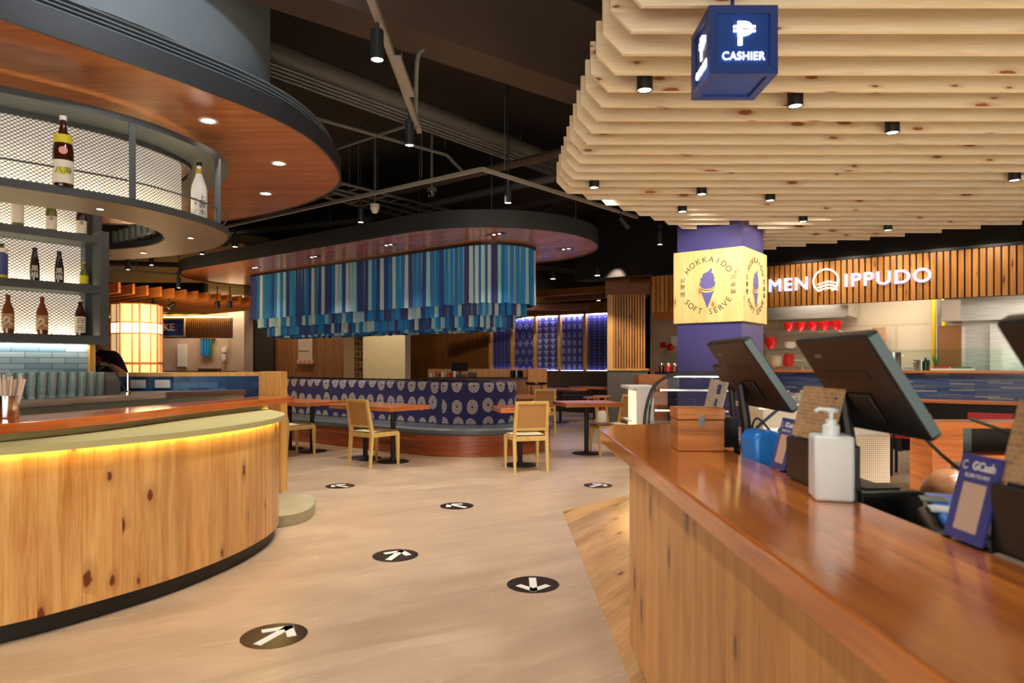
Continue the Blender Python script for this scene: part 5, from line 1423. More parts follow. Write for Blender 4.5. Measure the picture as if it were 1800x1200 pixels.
MB().box(.085, .089, .25, .75, .2, .95).build('led_strip', emis('soft_led', (1, .8, .5), .8), wt)
for i, px in enumerate((1163, 1175, 1186)):
    x = (px - CX) / F * 7.3; col_ = ['bottle_darkbrown', 'red', 'bottle_brown'][i]
    t = thing('condiment_jar', ['small dark jar', 'small red jar', 'small brown jar'][i] + ' on top of the glass display case', 'jar', (x, 7.3, 1.177), 0, 'jars on the display case')
    MB().lathe([(.03, 0), (.032, .06), (.02, .075)], 14).build('jar_body', col_, t); MB().lathe([(.022, .075), (.022, .09)], 14).build('lid', 'chrome', t)
t = thing('wooden_cabinet', 'small plain wooden cabinet between the battened pillar and the glass display case', 'cabinet', (1.83, 9.0, 0))
MB().box(-.16, .22, 0, .35, 0, 1.12).build('cabinet_body', 'table_wood', t, bevel=.004); MB().box(-.14, .20, -.008, 0, .06, 1.06).build('door', 'table_wood', t)
# slatted pier between the halls
pr = thing('slatted_pier', 'pillar clad in vertical honey-coloured battens on a dark stone base', 'pillar', (2.42, 14.3, 0), R(-8))
MB().box(-.42, .42, 0, .8, 0, 1.13).build('stone_base', 'grey_stone', pr, smooth=0)
MB().box(-.45, .45, -.03, .8, 1.131, 1.17).build('cap_rail', 'pine_post', pr)
MB().box(-.42, -.30, -.0, .8, 1.171, 2.72).build('corner_post', 'pine_post', pr)
m = MB(); x = -.29
while x < .38: m.box(x, x + .036, 0, .05, 1.171, 2.72); x += .056
m.build('battens', 'slat_wall', pr, smooth=0); MB().box(-.30, .38, .051, .8, 1.171, 2.72).build('core', 'batten_gap', pr, smooth=0)
MB().box(-.46, .46, -.03, .85, 2.721, 3.05).build('head_beam', 'beam_wood', pr, smooth=0)
spot((1.9, 12.9, 3.2), 130, target=(2.4, 14.3, 1.6), size=60, color=WARM)
# overhang right of the pier
kbox('trim_5', 'orange_slat', 1150, 1192, 13.2, 13.4, 2.2, 2.95, kind='structure')
kbox('trim_6', 'beam_wood', 1100, 1200, 12.8, 13.7, 2.95, 3.02, kind='structure')
M['red_gloss'] = plain('alarm_red', srgb(200, 20, 24), .3)
x, y, _ = onb(1165, 14.5, 0); t = thing('fire_alarm_box', 'small square red fire alarm box on the beige wall', 'fire alarm', (x, y, zat(1165, 606, 14.5)), ANG_U); MB().box(-.06, .06, -.0, .06, -.06, .06).build('body', 'red_gloss', t, bevel=.006)
x, y, _ = onb(1179, 14.5, 0); t = thing('alarm_bell', 'round red alarm bell on the beige wall beside the purple column', 'alarm', (x, y, zat(1179, 610, 14.5)), ANG_U); MB().lathe([(.08, 0), (.08, .03), (.03, .06)], 20).xf(Matrix.Rotation(R(90), 4, 'X')).build('bell', 'red_gloss', t)
x, y, _ = onb(1185, 14.55, 0); t = thing('wall_notice', 'white paper notice on the beige wall above the alarm bell', 'paper', (x, y, zat(1185, 600, 14.5)), ANG_U); MB().box(-.08, .08, 0, .004, -.1, .12).build('sheet', 'paper', t)
# ============================================================ FABRIC PANEL WALL
M['e_purple2'] = emis('led_cool_low', (.62, .6, 1), 5)
a0 = -13.2
for i, k in enumerate(('dash', 'diamond', 'fan', 'ladder', 'dots')):
    a = a0 + .84 * i
    t = thing('fabric_panel', 'tall dark blue lit fabric panel with %s, %s of five' % (['fine dashes', 'white diamond crosses', 'columns of pale fans', 'ladder-like squares', 'rows of fine dots'][i], nm[i]), 'wall panel', (*AB(a, 16.05), 0), ANG_U, 'indigo fabric wall panels')
    MB().box(0.05, .79, .10, .12, 1.10, 2.60).build('cloth_panel', 'cloth_' + k, t, smooth=0)
    MB().box(-.04, .04, 0, .12, 1.08, 2.66).build('side_post', 'pine_post', t, smooth=0)
    MB().box(.05, .79, .04, .06, 2.615, 2.63).build('led_strip', 'e_purple', t); MB().box(.05, .79, .04, .06, 1.09, 1.10).build('led_strip', 'e_purple2', t)
gbox('trim_7', 'beam_wood', -13.4, -8.9, 15.95, 16.15, 2.64, 2.95, kind='structure')
ben = thing('wall_bench', 'long dark upholstered wall bench under the blue fabric panels', 'bench', (*AB(-11, 15.8), 0), ANG_U)
MB().box(-2.4, 2.2, 0, .15, .45, 1.07).build('backrest', plain('bench_dark', srgb(70, 48, 40), .6), ben, bevel=.02); MB().box(-2.4, 2.2, -.5, 0, 0, .45).build('seat', 'dark_wall', ben, bevel=.02)
for i, (px, Y_) in enumerate(((905, 14.2), (985, 14.8), (1045, 15.8))):
    x = (px - CX) / F * Y_
    t = thing('far_table', 'dim wooden table in front of the blue panels, ' + ['left', 'middle', 'right'][i] + ' of three', 'table', (x, Y_, 0), ANG_U, 'tables before the fabric panels')
    MB().box(-.5, .5, -.3, .3, .70, .74).build('tabletop', 'table_wood', t); MB().lathe([(.03, .01), (.03, .70)], 10).build('pedestal', 'black', t); MB().lathe([(.2, 0), (.2, .01)], 20).build('base_plate', 'black', t)
def stool(px, Y_, h, label, z0=0):
    x = (px - CX) / F * Y_; t = thing('wooden_stool', label, 'stool', (x, Y_, 0), 0, 'round wooden stools')
    MB().lathe([(.15, h - .03), (.17, h - .025), (.17, h), (.15, h + .005)], 20).build('seat', 'table_wood', t)
    for k in range(4):
        a = R(45 + 90 * k); MB().tube([(.09 * math.cos(a), .09 * math.sin(a), h - .03), (.17 * math.cos(a), .17 * math.sin(a), 0)], .012, 8).build('leg', 'chair_wood', t)
stool(1058, 12.6, .68, 'round wooden stool standing against the dark base of the battened pillar')
stool(1040, 13.4, .62, 'dim wooden stool behind the lone table, farther back')
stool(965, 14.0, .6, 'dim wooden stool among the far tables')
x = (1064 - CX) / F * 10.5
t = thing('fire_extinguisher', 'small white and red canister standing behind the lone table', 'canister', (x, 10.9, 0))
MB().lathe([(.07, 0), (.075, .02), (.075, .48), (.05, .52)], 18).build('body', 'bowl_white', t); MB().lathe([(.05, .52), (.03, .56), (.03, .60)], 14).lathe([(.06, .60), (.06, .61)], 14).build('head', 'red_gloss', t)
for i, (px, py) in enumerate(((1052, 527), (1030, 546), (931, 553), (1050, 483), (972, 489))):
    x, y, _ = PZ(px, py, 2.9)
    t = thing('far_downlight', 'tiny bright downlight near the timber beams, ' + ['rightmost', 'middle', 'left', 'upper right', 'upper left'][i], 'downlight', (x, y, 2.88), 0, 'small far downlights')
    MB().lathe([(.05, .01), (.05, .12)], 14).tube([(0, 0, .12), (0, 0, 1.39)], .006, 6).build('housing', 'black', t); MB().lathe([(.001, .008), (.045, .008)], 14, cap=False).build('lens', 'e_lamp', t)
    if i < 3: spot((x, y, 2.86), 22, size=80, color=WARM)
# timber beams
for i, (p, q) in enumerate(((onb(855, 13.6, 0), onb(1075, 13.6, 0)), (onb(855, 14.9, 0), onb(1075, 14.9, 0)))):
    d = Vector(q[:2]) - Vector(p[:2]); MB().box(0, d.length, -.06, .06, 2.9, 3.05).build('timber_beam', 'beam_wood', loc=(p[0], p[1], 0), rz=math.atan2(d.y, d.x), smooth=0, **T('long brown timber ceiling beam running left from the battened pillar, ' + ['front', 'rear'][i], 'beam', 'timber beams'))
p, q = Vector(AB(-12.5, 13.4)), Vector(AB(-9.6, 15.9)); d = q - p
MB().box(0, d.length, -.06, .06, 2.72, 2.88).build('timber_beam', 'beam_wood', loc=(p.x, p.y, 0), rz=math.atan2(d.y, d.x), smooth=0, **T('diagonal brown timber beam crossing under the two parallel ones', 'beam', 'timber beams'))
# ============================================================ SERVICE STATION BEHIND BANQUETTE
M['slat_plain'] = wood('station_wood', srgb(190, 128, 66), srgb(160, 100, 46), None, 'v', .05, .45, 0, pvar=.06)
sv = thing('service_station', 'wood-panelled waiter station behind the banquette with a raised back and end panel', 'counter', (0, 12.9, 0))
MB().box(-1.62, .30, 0, .55, 0, .985).build('cabinet', 'wall_wood', sv, smooth=0); MB().box(-1.64, .30, -.02, .56, .986, 1.01).build('worktop', 'dark_wall', sv)
MB().box(-1.66, .30, .56, .60, 0, 1.17).build('back_panel', 'slat_plain', sv, smooth=0); MB().box(.30, .66, -.05, .60, 0, 1.175).build('end_panel', 'slat_plain', sv, smooth=0)
for i in range(9):
    px = 757 + 5.2 * i; x = (px - CX) / F * 13.05
    MB().lathe([(.022, 0), (.026, .08 + .02 * (i % 3)), (.024, .08 + .02 * (i % 3)), (.02, .01)], 10).build('condiment_glass', ['bowl_white', 'tumbler', 'red', 'bottle_brown'][i % 4], loc=(x, 13.05, 1.011), **T('tiny condiment container on the waiter station, %s from the left' % names[i], 'container', 'condiments on the waiter station'))
t = thing('small_till', 'small black till with tilted screen on the waiter station', 'till', ((808 - CX) / F * 13.1, 13.15, 1.011))
MB().box(-.16, .16, -.01, .01, -.11, .11).xf(Matrix.Translation((0, 0, .20)) @ Matrix.Rotation(R(-50), 4, 'X')).build('screen', 'pos_black', t); MB().box(-.12, .12, -.08, .08, 0, .05).box(-.02, .02, -.02, .02, .05, .18).build('stand', 'pos_black', t)
t = thing('small_printer', 'black receipt printer beside the small till', 'printer', ((828 - CX) / F * 13.1, 13.12, 1.011)); MB().box(-.06, .10, -.06, .06, 0, .09).build('body', 'pos_black', t, bevel=.008)
t = thing('black_pot', 'black cylindrical pot at the right end of the waiter station', 'pot', ((908 - CX) / F * 13.1, 13.15, 1.011)); MB().lathe([(.125, 0), (.125, .13), (.12, .13), (.118, .01)], 24).build('pot_body', 'black_gloss', t)
t = thing('black_basket_stool', 'black round seat with chrome legs by the waiter station end panel', 'stool', ((943 - CX) / F * 12.5, 12.58, 0)); MB().lathe([(.18, .88), (.2, .9), (.2, .93)], 20).build('seat', 'black_gloss', t)
for k in range(4):
    a = R(45 + 90 * k); MB().tube([(.13 * math.cos(a), .13 * math.sin(a), .88), (.2 * math.cos(a), .2 * math.sin(a), 0)], .01, 6).build('leg', 'chrome', t)
# columns and wall parts behind
gbox('wall_pier', 'cream_wall', 0, .9, 0, .8, 0, 4.3, kind='structure'); c_ = bpy.data.objects['wall_pier']; c_.location = ((675 - CX) / F * 14.6, 15.0, 0); c_.rotation_euler.z = 0
gbox('wall_pier', 'cream_wall', 0, .55, 0, .5, 0, 4.3, kind='structure').location = ((624 - CX) / F * 16.0, 16.3, 0)
bpy.data.objects['wall_pier.001'].rotation_euler.z = 0
gbox('wall_tiled', 'tile_brown', 0, .30, 0, .06, 0, 2.2, kind='structure').location = ((634 - CX) / F * 15.9, 15.95, 0); bpy.data.objects['wall_tiled'].rotation_euler.z = 0
spot((.35, 12.0, 2.9), 70, target=(-.4, 12.9, 1.0), size=90, blend=.8, color=WARM); spot((-2.5, 13.75, 2.9), 60, target=((675 - CX) / F * 14.6, 14.6, 1.5), size=95, color=WARM); spot((-1.5, 15.5, 3.6), 160, target=(-1.2, 19, 1.5), size=85, color=WARM); spot((-.3, 16.6, 3.4), 90, target=(-.4, 19.6, 1.5), size=70, color=WARM); spot((-2.5, 14.6, 3.6), 30, target=(-3.4, 16, 1.5), size=60, color=WARM)  # unseen spots added to brighten waiter station, cream pier and wood wall
x0 = (475 - CX) / F * 18
wb = MB().box(-6.45, -3.95, 18.2, 18.4, 0, 4.3).build('wall_panelled', 'wall_wood', smooth=0, **S)
t = thing('serving_hatch', 'small lit serving hatch with pale bowls in the panelled wood wall', 'hatch', ((536 - CX) / F * 18.1, 18.12, 1.28)); MB().box(-.19, .19, 0, .08, 0, 1.1).build('opening_panel', 'beige_wall', t, smooth=0); MB().box(-.22, .22, -.05, .08, -.03, 0).build('sill', 'wall_wood', t)
MB().box(-.18, .1, -.03, 0, .35, .40).build('steel_shelf', 'steel', t)
for i in range(4): MB().lathe([(.03, 0), (.045, .09), (.04, .1)], 10).build('pink_jar', 'label_pink', loc=((524 + 8 * i - CX) / F * 18.05, 18.09, 1.281), **T('small pinkish jar on the sill of the serving hatch, %s from left' % names[i], 'jar', 'jars in the hatch'))
spot((-5, 16.6, 3.4), 60, target=(-5.6, 18.3, 1.2), size=80, color=WARM)
# ============================================================ CEILING SERVICES
def zpt(px, py, z): return PZ(px, py, z)
def line2(z, p, q, ext0=0., ext1=0.):
    a, b = Vector(zpt(*p, z)), Vector(zpt(*q, z)); d = (b - a).normalized(); return a - d * ext0, b + d * ext1
a, b = line2(3.9, (477, 92), (967, 282), .15, 4)
MB().tube([a, b], .10, 16).build('air_duct', 'duct', **T('round grey duct running diagonally under the dark ceiling', 'duct'))
for i, (y0, y1) in enumerate(((112, 290), (119, 295), (126, 300), (133, 304))):
    a, b = line2(3.78, (477, y0), (960, y1), .15, 3)
    MB().tube([a, b], .014, 6).build('conduit', 'pipe', **T('thin grey conduit below the round duct, %s of four' % ['uppermost', 'second', 'third', 'lowest'][i], 'conduit', 'conduits along the duct'))
def rod(px, py0, Y, z1=4.28): 
    x, y, z = PY(px, py0, Y); return (x, y, z), (x, y, z1)
def tube_thing(name, pts, r, mat, label, cat, grp=None): return MB().tube(pts, r, 8).build(name, mat, **T(label, cat, grp))
a, b = zpt(515, 197, 3.5), zpt(785, 272, 3.5); c = zpt(815, 303, 3.5)
tube_thing('pipe', [a, b, c], .018, 'pipe', 'thin grey pipe sloping right above the blue curtain panel', 'pipe', 'thin ceiling pipes')
a, b = zpt(590, 262, 3.5), zpt(712, 222, 3.5)
tube_thing('pipe', [a, b], .015, 'pipe', 'short thin pipe rising right behind the nearest ceiling panel', 'pipe', 'thin ceiling pipes')
a, b, c, d = zpt(733, 222, 3.5), zpt(735, 108, 3.5), zpt(760, 82, 3.55), zpt(1000, 165, 3.55)
tube_thing('pipe', smoothline([PY(731, 225, 5.6), PY(733, 110, 5.2), PY(745, 86, 5.1), PY(765, 82, 5.2), PY(1000, 160, 6.4)], 4), .018, 'pipe', 'grey pipe bending over and following the big ceiling beam', 'pipe', 'thin ceiling pipes')
for i, (p, q, z, r) in enumerate((((690, 340), (1010, 262), 3.6, .05), ((700, 372), (1010, 305), 3.6, .05), ((760, 392), (1010, 345), 3.5, .04), ((190, 430), (560, 395), 3.5, .05), ((195, 462), (470, 470), 3.3, .05), ((1060, 300), (880, 420), 3.7, .04))):
    a, b = line2(z, p, q, 1, 1)
    tube_thing('service_pipe', [a, b], r, 'duct' if i % 2 else 'ceiling_beam', 'dim service pipe above the blue curtain, ' + ['uppermost right', 'second right', 'third right', 'upper left', 'lower left', 'crossing one'][i], 'pipe', 'dim service pipes')
for i, (p, q) in enumerate((((600, 328), (775, 372)), ((590, 345), (730, 382)))):
    a, b = line2(3.45, p, q, .5, .3); d = (b - a); n = Vector((-d.y, d.x, 0)).normalized()
    m = MB()
    for k in (-.14, .14): m.tube([a + n * k, b + n * k], .02, 6)
    for k in range(12):
        c = a + d * k / 11; m.tube([c + n * .14, c - n * .14], .01, 5)
    m.build('cable_tray', 'pipe', **T('grey ladder cable tray above the curtain panel, ' + ['upper', 'lower'][i], 'cable tray', 'cable trays'))
random.seed(3)
for i, (px, py, Y) in enumerate(((514, 255, 8), (546, 250, 9), (614, 340, 9.5), (630, 330, 9.2), (664, 345, 10), (741, 312, 8), (782, 260, 9), (833, 205, 9), (887, 300, 7.6), (915, 270, 9), (706, 130, 5.2), (1014, 290, 10), (864, 395, 9), (1012, 395, 9.2), (737, 400, 9.6), (580, 420, 10.5))):
    a, b = rod(px, py, Y, 4.29)
    MB().tube([a, b], .006, 5).build('hanger_rod', 'pipe', kind='structure')
# tracks
def track(pts, label):
    t = thing('lighting_track', label, 'track', pts[0])
    for k in range(len(pts) - 1):
        a, b = Vector(pts[k]), Vector(pts[k + 1]); d = b - a; L = d.length; an = math.atan2(d.y, d.x)
        MB().box(0, L, -.02, .02, 0, .035).xf(Matrix.Translation(a - Vector(pts[0])) @ Matrix.Rotation(an, 4, 'Z')).build('rail', 'rail', t, smooth=0)
    return t
tr1 = [(-.745, 2.4, 3.2), (-.78, 5.76, 3.2)]
t = track(tr1, 'pale lighting track coming from the top of the photo, nearest the viewer')
MB().box(-.02, .045, 1.9, 2.5, -.03, .0).build('driver_box', 'rail', t)
tr2 = [zpt(150, 455, 3.2), zpt(848, 300, 3.2), zpt(1120, 384, 3.2)]
track(tr2, 'long cornered lighting track above the blue curtain')
tr3 = [PZ(1040, 408, 3.3), PZ(1185, 398, 3.3)]
t = track([PZ(190, 474, 3.1), PZ(325, 484, 3.1)], 'far lighting track left of the long oval panel')
MB().tube([(.5, .1, .03), (.5, .1, 1.18)], .008, 6).build('hanger', 'pipe', t)
def tspot(px, py, z, label, tilt=0, h=.17, r=.037, Y=None):
    """px,py = centre of lower lens"""
    if Y: x, y, zz = PY(px, py, Y)
    else: x, y, zz = PZ(px, py, z)
    t = thing('track_spotlight', label, 'spotlight', (x, y, zz), 0, 'black track spotlights')
    m4 = Matrix.Translation((0, 0, h)) @ Matrix.Rotation(tilt, 4, 'Y') @ Matrix.Translation((0, 0, -h))
    MB().lathe([(r - .004, .004), (r, 0), (r, h), (r * .8, h + .006)], 20, cap=False).lathe([(.002, h + .006), (r * .8, h + .006)], 20, cap=False).xf(m4).build('lamp_body', 'lamp_black', t)
    MB().lathe([(.001, .005), (r - .004, .005)], 20, cap=False).xf(m4).build('lens', 'e_lamp', t)
    MB().tube([(0, 0, h), (0, 0, (4.28 - zz) if Y > 6.5 else h + .07)], .007, 6).box(-.012, .012, -.012, .012, h, h + .07).box(-.02, .02, -.05, .05, h + .07, h + .1).build('bracket', 'lamp_black', t)
    return t
tspot(663, 106, 0, 'black track spotlight nearest the viewer, at the top of the photo', Y=3.9, h=.17)
tspot(720, 256, 0, 'black track spotlight at the lower end of the nearest track', Y=5.5, h=.20, r=.036)
tspot(634, 391, 0, 'black track spotlight left of the white dome, above the curtain panel', Y=8.6)
tspot(893, 357, 0, 'black track spotlight right of the track corner, above the curtain panel', Y=7.3)
tspot(413, 434, 0, 'black track spotlight between the two oval panels', Y=9.6)
tspot(355, 447, 0, 'black track spotlight just below the gallery tip, left of the long panel', Y=10.2)
tspot(1091, 406, 0, 'tilted black track spotlight left of the purple column', tilt=R(-38), Y=8.8)
tspot(1160, 430, 0, 'upright black track spotlight just left of the purple column', Y=9.3)
tspot(225, 474, 0, 'far black spotlight left, above the orange slats', Y=11)
tspot(266, 466, 0, 'far black spotlight second from left above the orange slats', Y=11)
tspot(314, 506, 0, 'far black spotlight hanging in front of the orange slats', Y=11.5)
for i, (px, py, Y, lb) in enumerate(((759, 338, 8.2, 'dark glass dome camera hanging above the curtain panel'), (659, 366, 8.8, 'white dome sensor hanging above the curtain panel'))):
    x, y, z = PY(px, py, Y); t = thing('ceiling_camera', lb, 'camera', (x, y, z))
    MB().lathe([(.001, -.07), (.03, -.06), (.05, -.03), (.055, 0)], 18, cap=False).build('dome', ['black_gloss', 'white'][i], t); MB().lathe([(.06, 0), (.06, .05), (.02, .06)], 18).build('mount', ['duct', 'white'][i], t)
    MB().tube([(0, 0, .06), (0, 0, 4.28 - z)], .016, 8).build('drop_pipe', 'pipe', t)

# ============================================================ LEFT BACKGROUND
oc = thing('orange_slat_ceiling', 'orange-lit slatted timber ceiling in the left background', 'slatted ceiling', (-6, 13.5, 2.45))
p0, p1 = Vector((-6.75, 10.9)), Vector((-4.9, 14.4))
for k in range(17):
    s_ = k / 16; e = p0 + (p1 - p0) * s_; e = Vector((e.x, e.y)); d = Vector((-CU, SU)); L = 6.5
    an = math.atan2(d.y, d.x)
    MB().box(0, L, -.02, .02, 2.45, 2.62).xf(Matrix.Translation((e.x, e.y, 0)) @ Matrix.Rotation(an, 4, 'Z')).xf(Matrix.Translation(-oc.location)).build('slat', 'orange_slat', oc, smooth=0)
an = math.atan2(SU, -CU)
m = MB()
for s_ in (1.5, 4.5):
    a, b = Vector((p0.x - CU * s_, p0.y + SU * s_, 0)), Vector((p1.x - CU * s_, p1.y + SU * s_, 0)); d = b - a
    m.box(0, d.length, -.03, .03, 2.62, 2.68, 0) if False else None
    q = MB().box(0, d.length, -.03, .03, 2.621, 2.67).xf(Matrix.Translation(a) @ Matrix.Rotation(math.atan2(d.y, d.x), 4, 'Z')); i = len(m.v); m.v += q.v; m.f += [[i + k for k in f] for f in q.f]; m.mi += q.mi; m.uv += q.uv
rel(m, oc).build('bearer_rail', 'black', oc, smooth=0)
x = (241 - CX) / F * 12.0
ln = thing('lantern_column', 'tall glowing paper lantern column with wooden grid', 'lantern', (x, 12.0, 0), R(12))
N = 8; r_ = .395
oct_ = [(r_ * math.cos(R(22.5 + 45 * k)), r_ * math.sin(R(22.5 + 45 * k))) for k in range(N)]
MB().prism(oct_, .3, 2.30).build('paper_shade', 'e_lantern', ln, smooth=0)
m = MB()
for k in range(N):
    (ax, ay), (bx, by) = oct_[k], oct_[(k + 1) % N]
    for s_ in (0, .62):
        px_, py_ = ax + (bx - ax) * s_, ay + (by - ay) * s_; m.tube([(px_ * 1.01, py_ * 1.01, 0), (px_ * 1.01, py_ * 1.01, 2.31)], .014 if s_ == 0 else .009, 6)
    for z in (.33, .60, 1.42, 1.48 + .2, 1.98, 2.30) if False else (.4, 1.28, 1.69 + .10, 1.98, 2.30):
        m.tube([(ax * 1.01, ay * 1.01, z), (bx * 1.01, by * 1.01, z)], .011 if z != 1.28 else .02, 6)
m.build('wooden_grid', 'orange_slat', ln, smooth=0)
MB().prism([(x_ * 1.05, y_ * 1.05) for x_, y_ in oct_], 0, .3).build('base', 'orange_slat', ln)
MB().prism([(x_ * .8, y_ * .8) for x_, y_ in oct_], 1.80, 1.97).xf(Matrix.Diagonal((1.26, 1.26, 1, 1))).build('bright_band', emis('lantern_bright', (1, .76, .42), 2.4), ln, smooth=0)
pl_ = bpy.data.lights.new('lantern_lamp', 'POINT'); pl_.energy = 60; pl_.color = (1, .68, .36); pl_.shadow_soft_size = .3
po = bpy.data.objects.new('lantern_lamp', pl_); COL.objects.link(po); po.location = (x + .75, 11.2, 1.9)
# far kitchen wall of the noodle shop at left
MB().box(-11.0, -7.2, 17.6, 17.8, 0, 4.3).build('wall_shop', 'beige_wall', smooth=0, **S)
MB().box(-7.15, -6.75, 17.2, 17.8, 0, 4.3).build('wall_shop', 'beige_wall', smooth=0, **S)
MB().box(-7.2, -6.3, 18.0, 18.2, 0, 4.3).build('wall_shop', 'dark_wall', smooth=0, **S)
MB().box(-18.0, -11.0, 17.6, 17.8, 0, 4.3).build('wall_shop', 'dark_wall', smooth=0, **S)
MB().box(-12.5, -7.3, 16.2, 16.4, 2.45, 3.2).build('trim_8', 'black', smooth=0, **S)
Yf = 16.6
fz = lambda py: CAMZ + (HY - py) / F * Yf
fx = lambda px: (px - CX) / F * Yf
t = thing('batten_valance', 'dark brown fringed batten valance above the far shop opening', 'valance', (fx(345), Yf, fz(594)))
x = fx(196); m = MB()
while x < fx(407): m.box(x - fx(345), x - fx(345) + .035, 0, .04, 0, fz(558) - fz(594)); x += .05
m.build('battens', plain('batten_dark', srgb(96, 54, 30), .6), t, smooth=0, kind='stuff'); MB().box(fx(196) - fx(345), fx(407) - fx(345), .045, .08, 0, fz(558) - fz(594)).build('backing', 'dark_wall', t)
MB().box(fx(196) - fx(345), fx(407) - fx(345), -.08, -.05, fz(558) - fz(594), fz(558) - fz(594) + .015).build('led_strip', 'e_warm', t)
t = thing('shop_sign', 'blue lit shop sign reading KE partly hidden by the lantern column', 'sign', (fx(306), Yf - .12, fz(590)))
sw, sh_ = fx(326) - fx(306), fz(562) - fz(590)
MB().box(-sw - .4, sw, 0, .05, 0, sh_).build('sign_panel', plain('shop_sign_blue', srgb(50, 74, 150), .4), t)
MB().box(-sw - .43, sw + .03, .0, .06, -.03, 0).box(-sw - .43, sw + .03, 0, .06, sh_, sh_ + .03).box(sw, sw + .03, 0, .06, 0, sh_).build('frame', 'beige_wall', t)
MB().add_mesh(textmesh('KE', .24, .01, bev=.008), face((-.06, -.02, sh_ / 2), (1, 0, 0), (0, 0, 1))).build('lettering', plain('cream_letters', srgb(240, 214, 190), .5), t, smooth=0)
MB().box(.11, .16, -.02, 0, sh_ / 2 - .09, sh_ / 2 - .06).build('red_mark', 'red_gloss', t)
t = thing('shop_poster', 'blue and yellow lit poster left of the lantern column', 'poster', (fx(196), Yf - .12, fz(590)))
MB().box(-.12, .13, 0, .12, 0, sh_).build('poster_panel', plain('poster_blue', srgb(70, 100, 170), .4), t); MB().prism([(-.06, 0), (.03, .0), (.09, .14), (.02, .26), (-.07, .22)], 0, .004).xf(face((0, -.004, .06), (1, 0, 0), (0, 0, 1))).build('yellow_shape', 'label_yellow', t, smooth=0)
spot((fx(306), Yf - 1.2, 2.9), 12, target=(fx(300), Yf, fz(576)), size=60, color=(.9, .9, 1))
area((fx(340), 16.9, 2.9), 30, 2.5, .3, target=(fx(340), 17.6, 1.2), color=(1, .80, .60), name='shop_tube')
# things on the wall
Yw = 17.55; wx = lambda px: (px - CX) / F * Yw; wz = lambda py: CAMZ + (HY - py) / F * Yw
t = thing('fuse_cabinet', 'tall pale grey wall cabinet on the far shop wall', 'cabinet', (wx(321), Yw, wz(646))); MB().box(-.11, .11, -.06, .04, 0, wz(605) - wz(646)).build('cabinet_body', 'white', t, bevel=.006); MB().box(-.11, .12, -.062, -.058, .0, .03).build('lower_edge', 'pipe', t)
t = thing('aprons', 'bunch of blue aprons hanging on the far shop wall', 'aprons', (wx(364), Yw - .02, wz(625)))
for k in range(4):
    x = -.12 + .075 * k; MB().tube([(x, -.0, wz(596) - wz(625)), (x + .005, .0, .2), (x, -.0, 0)], [.02, .036, .034], 10).build('apron', 'noren3' if k < 3 else 'green', t)
MB().box(-.18, .2, -.02, .07, wz(596) - wz(625), wz(596) - wz(625) + .02).build('hook_rail', 'pipe', t)
t = thing('wall_telephone', 'white wall telephone on the far shop wall', 'telephone', (wx(394), Yw, wz(634))); MB().box(-.05, .05, -.05, .04, 0, .17).build('body', 'white', t, bevel=.01); MB().tube([(-.05, -.05, .02), (-.08, -.05, -.1), (-.1, -.05, -.02), (-.12, -.05, -.12)], .008, 6).build('cord', 'white', t)
t = thing('wall_switch_box', 'small white switch box above the wall telephone', 'switch', (wx(394), Yw, wz(619))); MB().box(-.06, .06, -.02, .04, 0, .13).build('plate', 'white', t, bevel=.005)
t = thing('green_menu_stand', 'stack of green and white cards just right of the lantern column', 'cards', (wx(284), 16.85, 1.101))
for z in (0, .22, .46): MB().box(-.05, .10, 0, .03, z, z + .19).box(-.03, .08, -.004, 0, z + .03, z + .16, 1).build('card', ['white', 'green'], t, smooth=0)
t = thing('shop_counter', 'low pale counter in the far shop behind the tiled half wall', 'counter', (wx(350), 16.4, 0)); MB().box(-1.2, 1.2, 0, .6, 0, 1.1).build('counter_body', 'wall_wood', t); MB().box(.45, .9, .1, .4, 1.101, 1.16).build('tray', 'grey_stone', t)
spot((-6.3, 15.6, 2.9), 30, target=(-7.7, 17.4, 1.8), size=60, color=WARM)
for i, (px, py) in enumerate(((268, 541), (297, 546), (382, 534), (404, 546))):
    x, y, z = PY(px, py, 12.6); t = thing('far_spotlight', 'small dark spotlight under the orange slats, ' + ['leftmost', 'second, tilted and lit', 'third', 'rightmost'][i], 'spotlight', (x, y, 2.3), 0, 'small spotlights under the orange slats')
    MB().lathe([(.045, 0), (.045, .13)], 14).xf(Matrix.Rotation(R([20, 50, 0, 0][i]), 4, 'Y')).tube([(0, 0, .1), (0, 0, .40)], .01, 6).build('lamp_body', 'lamp_black', t)
    if i == 1: MB().lathe([(.001, -.002), (.04, -.002)], 14, cap=False).xf(Matrix.Rotation(R(50), 4, 'Y')).build('lens', 'e_lamp', t)
for x, y in ((-8, 13.5), (-7, 15), (-6.5, 12.6)):
    spot((x, y, .9), 14, target=(x + .4, y, 2.5), size=120, blend=1, color=(1, .6, .3), name='uplight')

